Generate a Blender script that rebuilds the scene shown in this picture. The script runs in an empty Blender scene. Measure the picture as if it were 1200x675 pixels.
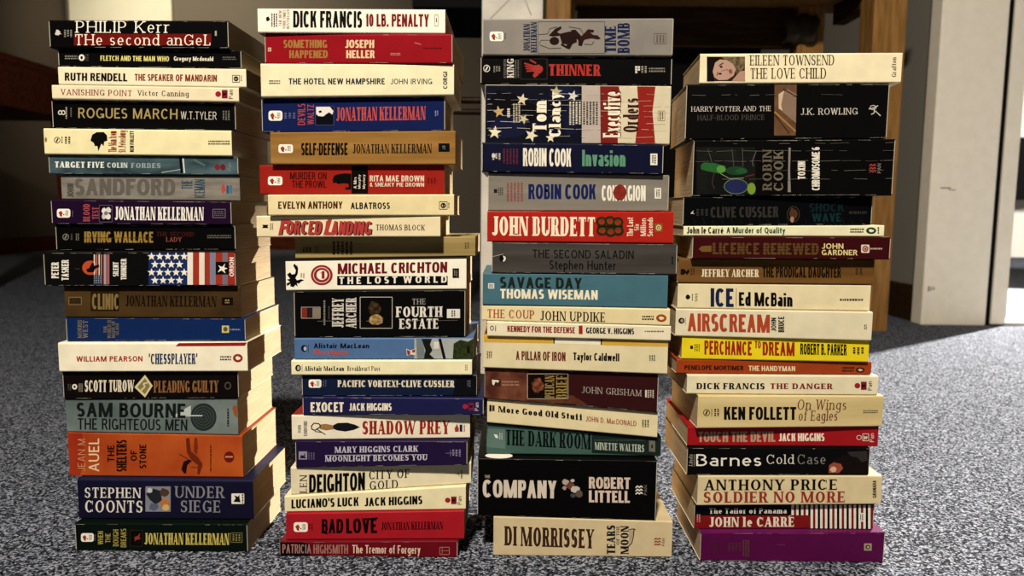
import bpy, math, random
from mathutils import Vector, Matrix

# ------------------------------------------------------------------ camera, light, exposure
SC = bpy.context.scene
COL = SC.collection
F_PX, PITCH, ROLL, CAM_H = 867.0, 6.05, 0.58, 0.343
CAM_M = Matrix.Rotation(math.radians(90 - PITCH), 4, 'X') @ Matrix.Rotation(math.radians(ROLL), 4, 'Z')
cam_data = bpy.data.cameras.new('camera')
cam = bpy.data.objects.new('camera', cam_data)
COL.objects.link(cam)
cam.matrix_world = Matrix.Translation((0, 0, CAM_H)) @ CAM_M
cam_data.sensor_width = 36.0
cam_data.lens = F_PX / 1200 * 36
cam_data.clip_start = 0.01
cam_data.dof.use_dof = True
cam_data.dof.focus_distance = 0.72
cam_data.dof.aperture_fstop = 8.0
SC.camera = cam

SC.view_settings.view_transform = 'Standard'
SC.view_settings.look = 'None'
SC.view_settings.gamma = 1
SC.view_settings.use_curve_mapping = False
SC.view_settings.exposure = 0.0

world = bpy.data.worlds.new('world')
SC.world = world
world.use_nodes = True
world.node_tree.nodes['Background'].inputs[0].default_value = (1.0, 0.86, 0.66, 1)
world.node_tree.nodes['Background'].inputs[1].default_value = 0.03


def lamp(name, kind, loc, target, power, color, **kw):
    l = bpy.data.lights.new(name, kind)
    l.energy = power
    l.color = color
    for k, v in kw.items():
        setattr(l, k, v)
    o = bpy.data.objects.new(name, l)
    COL.objects.link(o)
    o.location = loc
    o.rotation_euler = (Vector(target) - Vector(loc)).to_track_quat('-Z', 'Y').to_euler()
    return o


# the room's own ceiling lamp (in front of the stacks), the lamp of the next room that shines
# through the doorway, and two added fill spots for the hall wall and the far wall
lamp('ceiling_lamp', 'AREA', (-0.27, -0.70, 2.10), (0, 0.7, 0.25), 97, (1.0, 0.90, 0.765), shape='DISK', size=0.16)
lamp('hall_lamp', 'SPOT', (2.93, 3.33, 1.85), (1.84, 2.32, 0.0), 2750, (1.0, 0.93, 0.83), shadow_soft_size=0.04, spot_size=math.radians(63), spot_blend=0.1)
lamp('hall_wall_fill', 'SPOT', (4.4, 3.6, 1.2), (3.9, 6.0, 0.6), 380, (1.0, 0.96, 0.88), shadow_soft_size=0.15, spot_size=math.radians(80), spot_blend=0.5)  # added fill, only brightens the wall seen through the doorway
lamp('far_wall_fill', 'SPOT', (-2.6, 4.3, 2.3), (-2.4, 6.0, 1.5), 140, (1.0, 0.89, 0.70), shadow_soft_size=0.1, spot_size=math.radians(100), spot_blend=0.9)  # added fill to lift the far wall and its panel, no known fixture


# ------------------------------------------------------------------ pixel rays (only to measure real positions)
def ray(x, y):
    return (CAM_M.to_3x3() @ Vector(((x - 600) / F_PX, -(y - 337.5) / F_PX, -1)))


CAM_P = Vector((0, 0, CAM_H))


def on_floor(x, y, z=0.0):
    d = ray(x, y)
    return CAM_P + d * ((z - CAM_H) / d.z)


def on_depth(x, y, depth):
    d = ray(x, y)
    return CAM_P + d * (depth / d.y)


# ------------------------------------------------------------------ materials
def lin(h):
    h = h.lstrip('#')
    out = []
    for i in (0, 2, 4):
        c = int(h[i:i + 2], 16) / 255
        out.append(c / 12.92 if c <= 0.04045 else ((c + 0.055) / 1.055) ** 2.4)
    return (out[0], out[1], out[2], 1)


MATS = {}


def ink(c):
    """printer's ink under varnish: deeper in the darks"""
    L = .3 * c[0] + .6 * c[1] + .1 * c[2]
    return tuple(v * (.02 + L) ** .2 for v in c[:3]) + (1,)



def mat(h, rough=0.42, h2=None, scale=60, stretch=(1, 1, 1), bump=0.0, name=None, vary=0.10, spec=0.07, ramp=(0.35, 0.65)):
    key = (h, rough, h2, scale, stretch, bump, vary, spec)
    if key in MATS:
        return MATS[key]
    m = bpy.data.materials.new(name or ('print_' + h.strip('#')))
    m.use_nodes = True
    nt = m.node_tree
    b = nt.nodes['Principled BSDF']
    b.inputs['Roughness'].default_value = rough
    b.inputs['Specular IOR Level'].default_value = spec
    tc = nt.nodes.new('ShaderNodeTexCoord')
    mp = nt.nodes.new('ShaderNodeMapping')
    mp.inputs['Scale'].default_value = stretch
    nt.links.new(tc.outputs['Object'], mp.inputs[0])
    ns = nt.nodes.new('ShaderNodeTexNoise')
    ns.inputs['Scale'].default_value = scale
    ns.inputs['Detail'].default_value = 5
    nt.links.new(mp.outputs[0], ns.inputs['Vector'])
    cr = nt.nodes.new('ShaderNodeValToRGB')
    c1 = ink(lin(h))
    if h2:
        c2 = ink(lin(h2))
    else:
        c2 = tuple(c * (1 - vary) for c in c1[:3]) + (1,)
    cr.color_ramp.elements[0].position = ramp[0]
    cr.color_ramp.elements[1].position = ramp[1]
    cr.color_ramp.elements[0].color = c1
    cr.color_ramp.elements[1].color = c2
    nt.links.new(ns.outputs['Fac'], cr.inputs[0])
    nt.links.new(cr.outputs[0], b.inputs['Base Color'])
    if bump:
        bp = nt.nodes.new('ShaderNodeBump')
        bp.inputs['Strength'].default_value = bump
        bp.inputs['Distance'].default_value = 0.001
        nt.links.new(ns.outputs['Fac'], bp.inputs['Height'])
        nt.links.new(bp.outputs[0], b.inputs['Normal'])
    MATS[key] = m
    return m


def carpet_material():
    m = bpy.data.materials.new('carpet_pile')
    m.use_nodes = True
    nt = m.node_tree
    b = nt.nodes['Principled BSDF']
    b.inputs['Roughness'].default_value = 0.95
    b.inputs['Specular IOR Level'].default_value = 0.05
    tc = nt.nodes.new('ShaderNodeTexCoord')
    n1 = nt.nodes.new('ShaderNodeTexNoise')
    n1.inputs['Scale'].default_value = 480
    n1.inputs['Detail'].default_value = 3
    n1.inputs['Roughness'].default_value = 0.75
    n2 = nt.nodes.new('ShaderNodeTexVoronoi')
    n2.inputs['Scale'].default_value = 470
    n3 = nt.nodes.new('ShaderNodeTexNoise')
    n3.inputs['Scale'].default_value = 9
    for n in (n1, n2, n3):
        nt.links.new(tc.outputs['Object'], n.inputs['Vector'])
    cr = nt.nodes.new('ShaderNodeValToRGB')
    e = cr.color_ramp.elements
    e[0].position, e[0].color = 0.31, lin('#06070a')
    e[1].position, e[1].color = 0.73, lin('#a2a7b4')
    k = e.new(0.50)
    k.color = lin('#343842')
    sp = nt.nodes.new('ShaderNodeSeparateColor')
    nt.links.new(n2.outputs['Color'], sp.inputs[0])
    ml = nt.nodes.new('ShaderNodeMixRGB')
    ml.inputs[0].default_value = 0.45
    nt.links.new(n1.outputs['Fac'], ml.inputs[1])
    nt.links.new(sp.outputs[0], ml.inputs[2])
    nt.links.new(ml.outputs[0], cr.inputs[0])
    mx = nt.nodes.new('ShaderNodeMixRGB')
    mx.blend_type = 'MULTIPLY'
    mx.inputs[0].default_value = 0.55
    cr2 = nt.nodes.new('ShaderNodeValToRGB')
    cr2.color_ramp.elements[0].color = (0.6, 0.6, 0.61, 1)
    cr2.color_ramp.elements[1].color = (1, 1, 1, 1)
    nt.links.new(n3.outputs['Fac'], cr2.inputs[0])
    nt.links.new(cr.outputs[0], mx.inputs[1])
    nt.links.new(cr2.outputs[0], mx.inputs[2])
    nt.links.new(mx.outputs[0], b.inputs['Base Color'])
    bp = nt.nodes.new('ShaderNodeBump')
    bp.inputs['Strength'].default_value = 0.25
    bp.inputs['Distance'].default_value = 0.003
    nt.links.new(n1.outputs['Fac'], bp.inputs['Height'])
    nt.links.new(bp.outputs[0], b.inputs['Normal'])
    return m


# ------------------------------------------------------------------ mesh helpers
class MB:
    def __init__(self):
        self.v, self.f, self.m, self.mats = [], [], [], []

    def slot(self, m):
        if m not in self.mats:
            self.mats.append(m)
        return self.mats.index(m)

    def face(self, pts, m):
        i = len(self.v)
        self.v += [tuple(p) for p in pts]
        self.f.append(tuple(range(i, i + len(pts))))
        self.m.append(self.slot(m))

    def grid(self, rows, m, closed=False):
        """rows: list of equal-length point lists, shared vertices"""
        i0 = len(self.v)
        n = len(rows[0])
        for r in rows:
            self.v += [tuple(p) for p in r]
        s = self.slot(m)
        for a in range(len(rows) - 1):
            for b in range(n if closed else n - 1):
                c = (b + 1) % n
                self.f.append((i0 + a * n + b, i0 + a * n + c, i0 + (a + 1) * n + c, i0 + (a + 1) * n + b))
                self.m.append(s)

    def absorb(self, o):
        for f, mi in zip(o.f, o.m):
            self.face([o.v[k] for k in f], o.mats[mi])

    def box(self, x0, x1, y0, y1, z0, z1, m, bev=0.0):
        """box with chamfered edges"""
        import bmesh
        bm = bmesh.new()
        bmesh.ops.create_cube(bm, size=1)
        for v in bm.verts:
            v.co = Vector((x0 if v.co.x < 0 else x1, y0 if v.co.y < 0 else y1, z0 if v.co.z < 0 else z1))
        if bev:
            bmesh.ops.bevel(bm, geom=bm.edges[:], offset=bev, segments=2, affect='EDGES', profile=0.6)
        i0 = len(self.v)
        bm.verts.index_update()
        s = self.slot(m)
        self.v += [tuple(v.co) for v in bm.verts]
        for f in bm.faces:
            self.f.append(tuple(i0 + v.index for v in f.verts))
            self.m.append(s)
        bm.free()

    def tube(self, pts, rad, m, seg=12, sx=1.0):
        rows = []
        for i, p in enumerate(pts):
            p = Vector(p)
            a = Vector(pts[max(i - 1, 0)])
            b = Vector(pts[min(i + 1, len(pts) - 1)])
            t = (b - a).normalized()
            u = t.cross(Vector((0, 1, 0.01))).normalized()
            w = t.cross(u)
            r = rad[i] if isinstance(rad, (list, tuple)) else rad
            rows.append([p + u * (r * math.cos(2 * math.pi * k / seg)) + w * (r * sx * math.sin(2 * math.pi * k / seg)) for k in range(seg)])
        self.grid(rows, m, closed=True)
        self.face(rows[0], m)
        self.face(rows[-1][::-1], m)

    def build(self, name, parent=None, smooth=False):
        me = bpy.data.meshes.new(name)
        me.from_pydata(self.v, [], self.f)
        for m in self.mats:
            me.materials.append(m)
        me.polygons.foreach_set('material_index', self.m)
        if smooth:
            me.polygons.foreach_set('use_smooth', [True] * len(self.f))
        me.update()
        o = bpy.data.objects.new(name, me)
        COL.objects.link(o)
        if parent:
            o.parent = parent
        return o


def thing(name, label, cat, loc=(0, 0, 0), rz=0.0, group=None):
    o = bpy.data.objects.new(name, None)
    o.empty_display_size = 0.05
    COL.objects.link(o)
    o.location = loc
    o.rotation_euler = (0, 0, rz)
    tag(o, label, cat, group)
    return o


def tag(o, label, cat, group=None):
    o['label'] = label
    o['category'] = cat
    if group:
        o['group'] = group


def struct(o):
    o['kind'] = 'structure'
    return o


# ------------------------------------------------------------------ lettering (own stroke alphabet)
class Pen:
    def __init__(self, T, t, serif, n=2.0):
        self.T, self.t, self.serif, self.n = T, t, serif, n
        self.tn = t * 1.25 if serif else T
        self.sl = 0.085 if serif else 0.0
        self.st = min(t, 0.06) if serif else 0
        self.P = []

    def vs(self, x, y0, y1, w=None):
        w = self.T if w is None else w
        self.P.append([(x, y0), (x + w, y0), (x + w, y1), (x, y1)])

    def hb(self, y, x0, x1, h=None):
        h = self.t if h is None else h
        self.P.append([(x0, y), (x1, y), (x1, y + h), (x0, y + h)])

    def dg(self, xa, ya, xb, yb, w=None):
        w = self.T if w is None else w
        w0 = w
        w = w if w < .2 else .2 + (w - .2) * .75
        xa, xb = xa + (w0 - w) / 2, xb + (w0 - w) / 2
        self.P.append([(xa, ya), (xa + w, ya), (xb + w, yb), (xb, yb)])

    def sf(self, x, y, w=None, top=False):
        if not self.serif:
            return
        w = self.T if w is None else w
        y0 = y - self.st if top else y
        self.P.append([(x - self.sl, y0), (x + w + self.sl, y0), (x + w + self.sl, y0 + self.st), (x - self.sl, y0 + self.st)])
        # bracket
        s = -1 if top else 1
        yb = y0 if top else y0 + self.st
        self.P.append([(x - self.sl * .5, yb), (x + w + self.sl * .5, yb), (x + w, yb + s * .05), (x, yb + s * .05)])

    def tick(self, x, y0, y1):
        if self.serif:
            self.vs(x, y0, y1, self.st)

    def arc(self, x0, y0, x1, y1, a0, a1, tt=None, tb=None, T=None):
        T = self.T if T is None else T
        tt = self.t if tt is None else tt
        tb = self.t if tb is None else tb
        cx, cy, rx, ry = (x0 + x1) / 2, (y0 + y1) / 2, (x1 - x0) / 2, (y1 - y0) / 2
        N = max(4, int(abs(a1 - a0) / 13))
        pr = None
        e = 2.0 / self.n
        for i in range(N + 1):
            a = math.radians(a0 + (a1 - a0) * i / N)
            c, s = math.cos(a), math.sin(a)
            c = math.copysign(abs(c) ** e, c)
            s = math.copysign(abs(s) ** e, s)
            o = (cx + rx * c, cy + ry * s)
            q = (cx + max(rx - T, .01) * c, cy + max(ry - (tt if s > 0 else tb), .01) * s)
            if pr:
                self.P.append([pr[0], o, q, pr[1]])
            pr = (o, q)

    def bowl(self, xs, y0, y1, xr):
        rx = min((y1 - y0) * .5, (xr - xs) * .62)
        xm = xr - rx
        self.hb(y1 - self.t, xs, xm + .01)
        self.hb(y0, xs, xm + .01)
        self.arc(xm - rx, y0, xr, y1, -90, 90)


def glyph(p, c):
    T, t, tn = p.T, p.t, p.tn
    sl = p.sl
    X = 0.70
    S = p.serif
    k = T - 0.15            # bold letters are wider
    if c == 'A':
        W = .72 + k; m = W / 2
        p.dg(0, 0, m - tn * .5, 1, tn); p.dg(W - T, 0, m - T * .5, 1, T); p.hb(.26, W * .2, W * .8); p.sf(0, 0, tn); p.sf(W - T, 0)
    elif c == 'B':
        W = .60 + k; p.vs(0, 0, 1); p.bowl(T * .5, .48, 1, W * .93); p.bowl(T * .5, 0, .48 + t, W)
        if S: p.hb(0, -sl, .02, p.st); p.hb(1 - p.st, -sl, .02, p.st)
    elif c == 'C':
        W = .70 + k; p.arc(0, 0, W, 1, 42, 318); p.tick(W * .87, .66, .97)
        if S: p.tick(W * .87, .06, .25)
    elif c == 'D':
        W = .70 + k; p.vs(0, 0, 1); p.bowl(T * .5, 0, 1, W)
        if S: p.hb(0, -sl, .02, p.st); p.hb(1 - p.st, -sl, .02, p.st)
    elif c in 'EÉ':
        W = .54 + k; p.vs(0, 0, 1); p.hb(0, 0, W); p.hb(1 - t, 0, W * .96); p.hb(.5 - t / 2, 0, W * .8)
        p.tick(W - p.st, 0, .24); p.tick(W * .96 - p.st, .78, 1); p.tick(W * .8 - p.st, .38, .62)
        if S: p.hb(0, -sl, .02, p.st); p.hb(1 - p.st, -sl, .02, p.st)
        if c == 'É': p.dg(W * .4, 1.06, W * .6, 1.22, .1)
    elif c == 'F':
        W = .52 + k; p.vs(0, 0, 1); p.hb(1 - t, 0, W); p.hb(.5 - t / 2, 0, W * .8)
        p.tick(W - p.st, .76, 1); p.tick(W * .8 - p.st, .38, .62); p.sf(0, 0)
        if S: p.hb(1 - p.st, -sl, .02, p.st)
    elif c == 'G':
        W = .74 + k; p.arc(0, 0, W, 1, 42, 330); p.vs(W - T, .05, .44); p.hb(.44 - t, W * .55, W); p.tick(W * .87, .66, .97)
    elif c == 'H':
        W = .70 + k; p.vs(0, 0, 1); p.vs(W - T, 0, 1); p.hb(.5 - t / 2, 0, W)
        for q in (0, W - T): p.sf(q, 0); p.sf(q, 1, top=True)
    elif c == 'I':
        W = T; p.vs(0, 0, 1); p.sf(0, 0); p.sf(0, 1, top=True)
    elif c == 'J':
        W = .42 + k; p.vs(W - T, .2, 1); p.arc(-.06, 0, W, .5, 205, 360); p.sf(W - T, 1, top=True)
    elif c == 'K':
        W = .68 + k; p.vs(0, 0, 1); p.dg(T * .6, .38, W - tn, 1, tn); p.dg(W - T, 0, T * .9 + .06, .62)
        p.sf(0, 0); p.sf(0, 1, top=True); p.sf(W - T, 0); p.sf(W - tn, 1, tn, True)
    elif c == 'L':
        W = .50 + k; p.vs(0, 0, 1); p.hb(0, 0, W); p.tick(W - p.st, 0, .26); p.sf(0, 1, top=True)
        if S: p.hb(0, -sl, .02, p.st)
    elif c == 'M':
        W = .86 + k * 2.2; p.vs(0, 0, 1, tn); p.vs(W - T, 0, 1); p.dg(W / 2 - T / 2, 0, tn * .2, 1); p.dg(W / 2 - tn / 2, 0, W - T * .5 - tn * .6, 1, tn)
        p.sf(0, 0, tn); p.sf(W - T, 0); p.sf(0, 1, tn, True); p.sf(W - T, 1, top=True)
    elif c == 'N':
        W = .70 + k; p.vs(0, 0, 1, tn); p.vs(W - tn, 0, 1, tn); p.dg(W - T, 0, 0, 1)
        p.sf(0, 0, tn); p.sf(W - tn, 1, tn, True); p.sf(0, 1, tn, True)
    elif c == 'O':
        W = .76 + k; p.arc(0, 0, W, 1, 0, 360)
    elif c == 'P':
        W = .58 + k; p.vs(0, 0, 1); p.bowl(T * .5, .42, 1, W); p.sf(0, 0)
        if S: p.hb(1 - p.st, -sl, .02, p.st)
    elif c == 'Q':
        W = .76 + k; p.arc(0, 0, W, 1, 0, 360); p.dg(W * .8, -.16, W * .5, .2, T * .8)
    elif c == 'R':
        W = .64 + k; p.vs(0, 0, 1); p.bowl(T * .5, .44, 1, W * .93); p.dg(W - T * .9, 0, W * .42, .47); p.sf(0, 0); p.sf(W - T * .9, 0)
        if S: p.hb(1 - p.st, -sl, .02, p.st)
    elif c == 'S':
        W = .54 + k; tm = (T + t) / 2 if S else t
        p.arc(0, .5 - tm / 2, W * .96, 1, 32, 270, t, tm); p.arc(0, 0, W, .5 + tm / 2, 90, -148, tm, t)
        p.tick(W * .82, .68, .96); p.tick(W * .03, .05, .3)
    elif c == 'T':
        W = .60 + k; p.vs(W / 2 - T / 2, 0, 1); p.hb(1 - t, 0, W); p.sf(W / 2 - T / 2, 0); p.tick(0, .76, 1); p.tick(W - p.st, .76, 1)
    elif c == 'U':
        W = .68 + k; p.vs(0, .3, 1); p.vs(W - tn, .3, 1, tn); p.arc(0, 0, W, .62, 180, 360); p.sf(0, 1, top=True); p.sf(W - tn, 1, tn, True)
    elif c == 'V':
        W = .70 + k; m = W / 2; p.dg(m - T / 2, 0, 0, 1); p.dg(m - tn / 2, 0, W - tn, 1, tn); p.sf(0, 1, top=True); p.sf(W - tn, 1, tn, True)
    elif c == 'W':
        W = 1.0 + k * 2.4; q = W * .27; p.dg(q - T / 2, 0, 0, 1); p.dg(q - tn / 2, 0, W / 2 - tn / 2, 1, tn); p.dg(W - q - T / 2, 0, W / 2 - T / 2, 1); p.dg(W - q - tn / 2, 0, W - tn, 1, tn)
        p.sf(0, 1, top=True); p.sf(W - tn, 1, tn, True)
    elif c == 'X':
        W = .68 + k; p.dg(W - T, 0, 0, 1); p.dg(0, 0, W - tn, 1, tn); p.sf(0, 0, tn); p.sf(W - T, 0); p.sf(0, 1, top=True); p.sf(W - tn, 1, tn, True)
    elif c == 'Y':
        W = .68 + k; m = W / 2; p.vs(m - T / 2, 0, .46); p.dg(m - T / 2, .42, 0, 1); p.dg(m - tn / 2, .42, W - tn, 1, tn); p.sf(m - T / 2, 0); p.sf(0, 1, top=True); p.sf(W - tn, 1, tn, True)
    elif c == 'Z':
        W = .60 + k; p.hb(0, 0, W); p.hb(1 - t, 0, W); p.dg(0, 0, W - T, 1); p.tick(0, .76, 1); p.tick(W - p.st, 0, .24)
    elif c == 'a':
        W = .48 + k; p.arc(.03, X - .40, W, X, 0, 150); p.vs(W - T, 0, X - .19); p.arc(0, 0, W + .02, .44, 60, 300)
        p.hb(.44 - t, W * .4, W - T / 2); p.hb(0, W * .5, W - T / 2)
        if S: p.hb(0, W - T, W + sl, p.st)
    elif c == 'b':
        W = .54 + k; p.vs(0, 0, 1.02); p.arc(0, 0, W, X, -150, 150)
        if S: p.hb(1.02 - p.st, -sl, .02, p.st)
    elif c == 'c':
        W = .48 + k; p.arc(0, 0, W, X, 42, 318)
    elif c == 'd':
        W = .54 + k; p.vs(W - T, 0, 1.02); p.arc(0, 0, W, X, 30, 330)
        if S: p.hb(1.02 - p.st, W - T - sl, W - T + .02, p.st); p.hb(0, W - T, W + sl, p.st)
    elif c in 'eé':
        W = .50 + k; p.arc(0, 0, W, X, -5, 315); p.hb(X * .5 - t / 2, T * .5, W - T * .3)
        if c == 'é': p.dg(W * .4, .78, W * .55, .98, .11)
    elif c == 'f':
        W = .36 + k; p.vs(.09, 0, .82); p.arc(.09, .58, .09 + .5, 1.02, 60, 180); p.hb(X - t, 0, .34); p.sf(.09, 0)
    elif c == 'g':
        W = .54 + k; p.arc(0, .02, W, X, 0, 360); p.vs(W - T, -.1, X); p.arc(0, -.3, W, .1, 200, 360)
    elif c in 'hn':
        W = .54 + k; p.vs(0, 0, 1.02 if c == 'h' else X); p.arc(0, X - .56, W, X, 0, 165); p.vs(W - T, 0, X - .27); p.sf(0, 0); p.sf(W - T, 0)
        if S: p.hb((1.02 if c == 'h' else X) - p.st, -sl, .02, p.st)
    elif c == 'i':
        W = T; p.vs(0, 0, X); p.vs(0, .82, .98); p.sf(0, 0)
        if S: p.hb(X - p.st, -sl, .02, p.st)
    elif c == 'j':
        W = T; p.vs(0, -.1, X); p.vs(0, .82, .98); p.arc(-.3, -.28, T, .1, 230, 360)
    elif c == 'k':
        W = .52 + k; p.vs(0, 0, 1.02); p.dg(T * .6, .24, W - tn, X, tn); p.dg(W - T, 0, T * .9 + .04, .42); p.sf(0, 0); p.sf(W - T, 0); p.sf(W - tn, X, tn, True)
    elif c == 'l':
        W = T; p.vs(0, 0, 1.02); p.sf(0, 0)
        if S: p.hb(1.02 - p.st, -sl, .02, p.st)
    elif c == 'm':
        W = .84 + k * 1.6; h = (W + T) / 2; p.vs(0, 0, X)
        for q in (0, h - T): p.arc(q, X - .52, q + h, X, 0, 165); p.vs(q + h - T, 0, X - .25); p.sf(q + h - T, 0)
        p.sf(0, 0)
    elif c == 'o':
        W = .54 + k; p.arc(0, 0, W, X, 0, 360)
    elif c == 'p':
        W = .54 + k; p.vs(0, -.3, X); p.arc(0, 0, W, X, -150, 150); p.sf(0, -.3)
        if S: p.hb(X - p.st, -sl, .02, p.st)
    elif c == 'q':
        W = .54 + k; p.vs(W - T, -.3, X); p.arc(0, 0, W, X, 30, 330)
    elif c == 'r':
        W = .36 + k; p.vs(0, 0, X); p.arc(0, X - .48, W + .16, X, 70, 165); p.sf(0, 0)
        if S: p.hb(X - p.st, -sl, .02, p.st)
    elif c == 's':
        W = .42 + k; h = X / 2; tm = (T + t) / 2 if S else t
        p.arc(0, h - tm / 2, W * .96, X, 30, 270, t, tm); p.arc(0, 0, W, h + tm / 2, 90, -150, tm, t)
    elif c == 't':
        W = .34 + k; p.vs(.08, .12, .92); p.arc(.08, 0, .08 + .46, .4, 180, 300); p.hb(X - t, 0, W)
    elif c == 'u':
        W = .54 + k; p.vs(0, .25, X); p.vs(W - T, 0, X); p.arc(0, 0, W, .52, 180, 340)
    elif c == 'v':
        W = .52 + k; m = W / 2; p.dg(m - T / 2, 0, 0, X); p.dg(m - tn / 2, 0, W - tn, X, tn); p.sf(0, X, top=True); p.sf(W - tn, X, tn, True)
    elif c == 'w':
        W = .78 + k * 1.5; q = W * .27; p.dg(q - T / 2, 0, 0, X); p.dg(q - tn / 2, 0, W / 2 - tn / 2, X, tn); p.dg(W - q - T / 2, 0, W / 2 - T / 2, X); p.dg(W - q - tn / 2, 0, W - tn, X, tn)
    elif c == 'x':
        W = .52 + k; p.dg(W - T, 0, 0, X); p.dg(0, 0, W - tn, X, tn)
    elif c == 'y':
        W = .52 + k; m = W / 2; p.dg(m - T / 2, 0, 0, X); p.dg(m - tn / 2 - .16, -.3, W - tn, X, tn); p.sf(0, X, top=True); p.sf(W - tn, X, tn, True)
    elif c == 'z':
        W = .46 + k; p.hb(0, 0, W); p.hb(X - t, 0, W); p.dg(0, 0, W - T, X)
    elif c == '0':
        W = .56 + k; p.arc(0, 0, W, 1, 0, 360)
    elif c == '1':
        W = .30 + k; p.vs(W - T, 0, 1); p.dg(0, .72, W - T, 1 - t, T * .8); p.sf(W - T, 0)
    elif c == '6':
        W = .56 + k; p.arc(0, 0, W, .62, 0, 360); p.arc(0, 0, W * 1.1, 1, 60, 190)
    elif c == '.':
        W = T; p.vs(0, 0, max(t, .13))
    elif c == '·':
        W = T; p.vs(0, .42, .42 + max(t, .13))
    elif c == ',':
        W = T; p.vs(0, -.1, max(t, .13))
    elif c == "'":
        W = T * .8; p.vs(0, .68, 1.02, T * .8)
    elif c == '-':
        W = .30; p.hb(.38, 0, W, max(t, .1))
    elif c == '!':
        W = T; p.vs(0, .28, 1); p.vs(0, 0, .15)
    elif c == '&':
        W = .66 + k; p.arc(.08, .5, W * .74, 1, 0, 360); p.arc(0, 0, W * .82, .56, 60, 350); p.dg(W - T, 0, W * .2, .7)
    else:
        W = .3
    return W


STYLES = {  # stem, bar, serif, superellipse, spacing
    'l': (.085, .08, False, 2.0, .15),
    's': (.145, .125, False, 2.0, .14),
    'b': (.215, .175, False, 2.1, .13),
    'h': (.26, .18, False, 2.4, .12),
    'q': (.115, .06, True, 2.0, .20),
    'r': (.16, .08, True, 2.0, .22),
    'R': (.235, .105, True, 2.0, .22),
    'B': (.31, .13, True, 2.2, .22),
}


def text_polys(s, style, aspect, slant=0.0):
    """polygons of a line of lettering in the unit box; aspect = wanted width / height"""
    T0, t0, serif, n, sp = STYLES[style]

    def lay(T, sp):
        x, out = 0.0, []
        for i, c in enumerate(s):
            if c == ' ':
                x += .40
                continue
            p = Pen(T, t0, serif, n)
            w = glyph(p, c)
            out += [[(a + x, b) for a, b in q] for q in p.P]
            x += w + sp
        return out
    P = lay(T0, sp)
    xs = [a for q in P for a, b in q]
    ys = [b for q in P for a, b in q]
    y1 = max(1.0 if any(c.isupper() or c in 'bdfhklt' for c in s) else .7, 0.7)
    hgt = max(ys) - min(ys)
    k = aspect * hgt / (max(xs) - min(xs))
    T = min(max(T0 / max(k, .3), T0 * .6), .36)
    P = lay(T, sp * (1 if k > .8 else .9))
    if slant:
        P = [[(a + b * slant, b) for a, b in q] for q in P]
    xs = [a for q in P for a, b in q]
    ys = [b for q in P for a, b in q]
    x0, x1, y0, y1 = min(xs), max(xs), min(ys), max(ys)
    return [[((a - x0) / (x1 - x0), (b - y0) / (y1 - y0)) for a, b in q] for q in P]


# ------------------------------------------------------------------ the room
plaster = mat('#b3a78c', 0.9, scale=220, bump=0.25, name='plaster', spec=0.1)
plaster_grey = mat('#989388', 0.9, scale=220, bump=0.35, name='plaster_grey', spec=0.1)
plaster_far = mat('#8a8070', 0.9, scale=200, bump=0.2, name='plaster_far', spec=0.1)
plaster_dark = mat('#73675a', 0.9, scale=200, bump=0.2, name='plaster_shaded', spec=0.1)  # left wall: its shade is put into a darker plaster colour
plaster_white = mat('#e6e2d8', 0.9, scale=220, bump=0.2, name='plaster_white', spec=0.1)
paint_cream = mat('#f2ead8', 0.5, scale=30, name='gloss_paint', vary=0.05)
oak = mat('#a87c46', 0.45, h2='#8c6434', scale=14, stretch=(6, 6, 0.6), name='oak')
oak_dark = mat('#4c361e', 0.5, h2='#362614', scale=14, stretch=(0.6, 6, 6), name='stained_oak')
mahogany = mat('#74361f', 0.4, h2='#542414', scale=12, stretch=(1, 6, 6), name='mahogany')
walnut = mat('#3a2212', 0.4, h2='#27160b', scale=12, stretch=(6, 6, 1), name='walnut')
black_matte = mat('#0b0a0a', 0.8, scale=100, name='black_vinyl', spec=0.1)
carpet = carpet_material()

fl = MB()
fl.face([(-6, -1.5, 0), (8, -1.5, 0), (8, 7, 0), (-6, 7, 0)], carpet)
struct(fl.build('floor'))

w = MB()
w.box(-4.2, 1.32, 6.0, 6.15, 0, 3.0, plaster_far)
struct(w.build('wall_back'))
w = MB()
w.box(-3.72, -3.52, -1.5, 6.0, 0, 3.0, plaster_dark)
struct(w.build('wall_left'))
b_ = MB()
b_.box(-3.52, -3.50, -1.5, 6.0, 0, 0.11, mahogany, 0.004)
struct(b_.build('baseboard_left'))
b_ = MB()
b_.box(-3.5, 1.28, 5.98, 6.0, 0, 0.11, mahogany, 0.004)
struct(b_.build('baseboard_back'))
# wall to the next room: its end is the door jamb
w = MB()
w.box(1.30, 1.46, 2.33, 6.0, 0, 3.0, plaster_grey)
struct(w.build('wall_right'))
b_ = MB()
b_.box(1.28, 1.30, 2.33, 6.0, 0, 0.115, oak_dark, 0.003)
struct(b_.build('baseboard_right'))
j = MB()
j.box(1.268, 1.468, 2.27, 2.33, 0, 2.6, paint_cream, 0.004)
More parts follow.
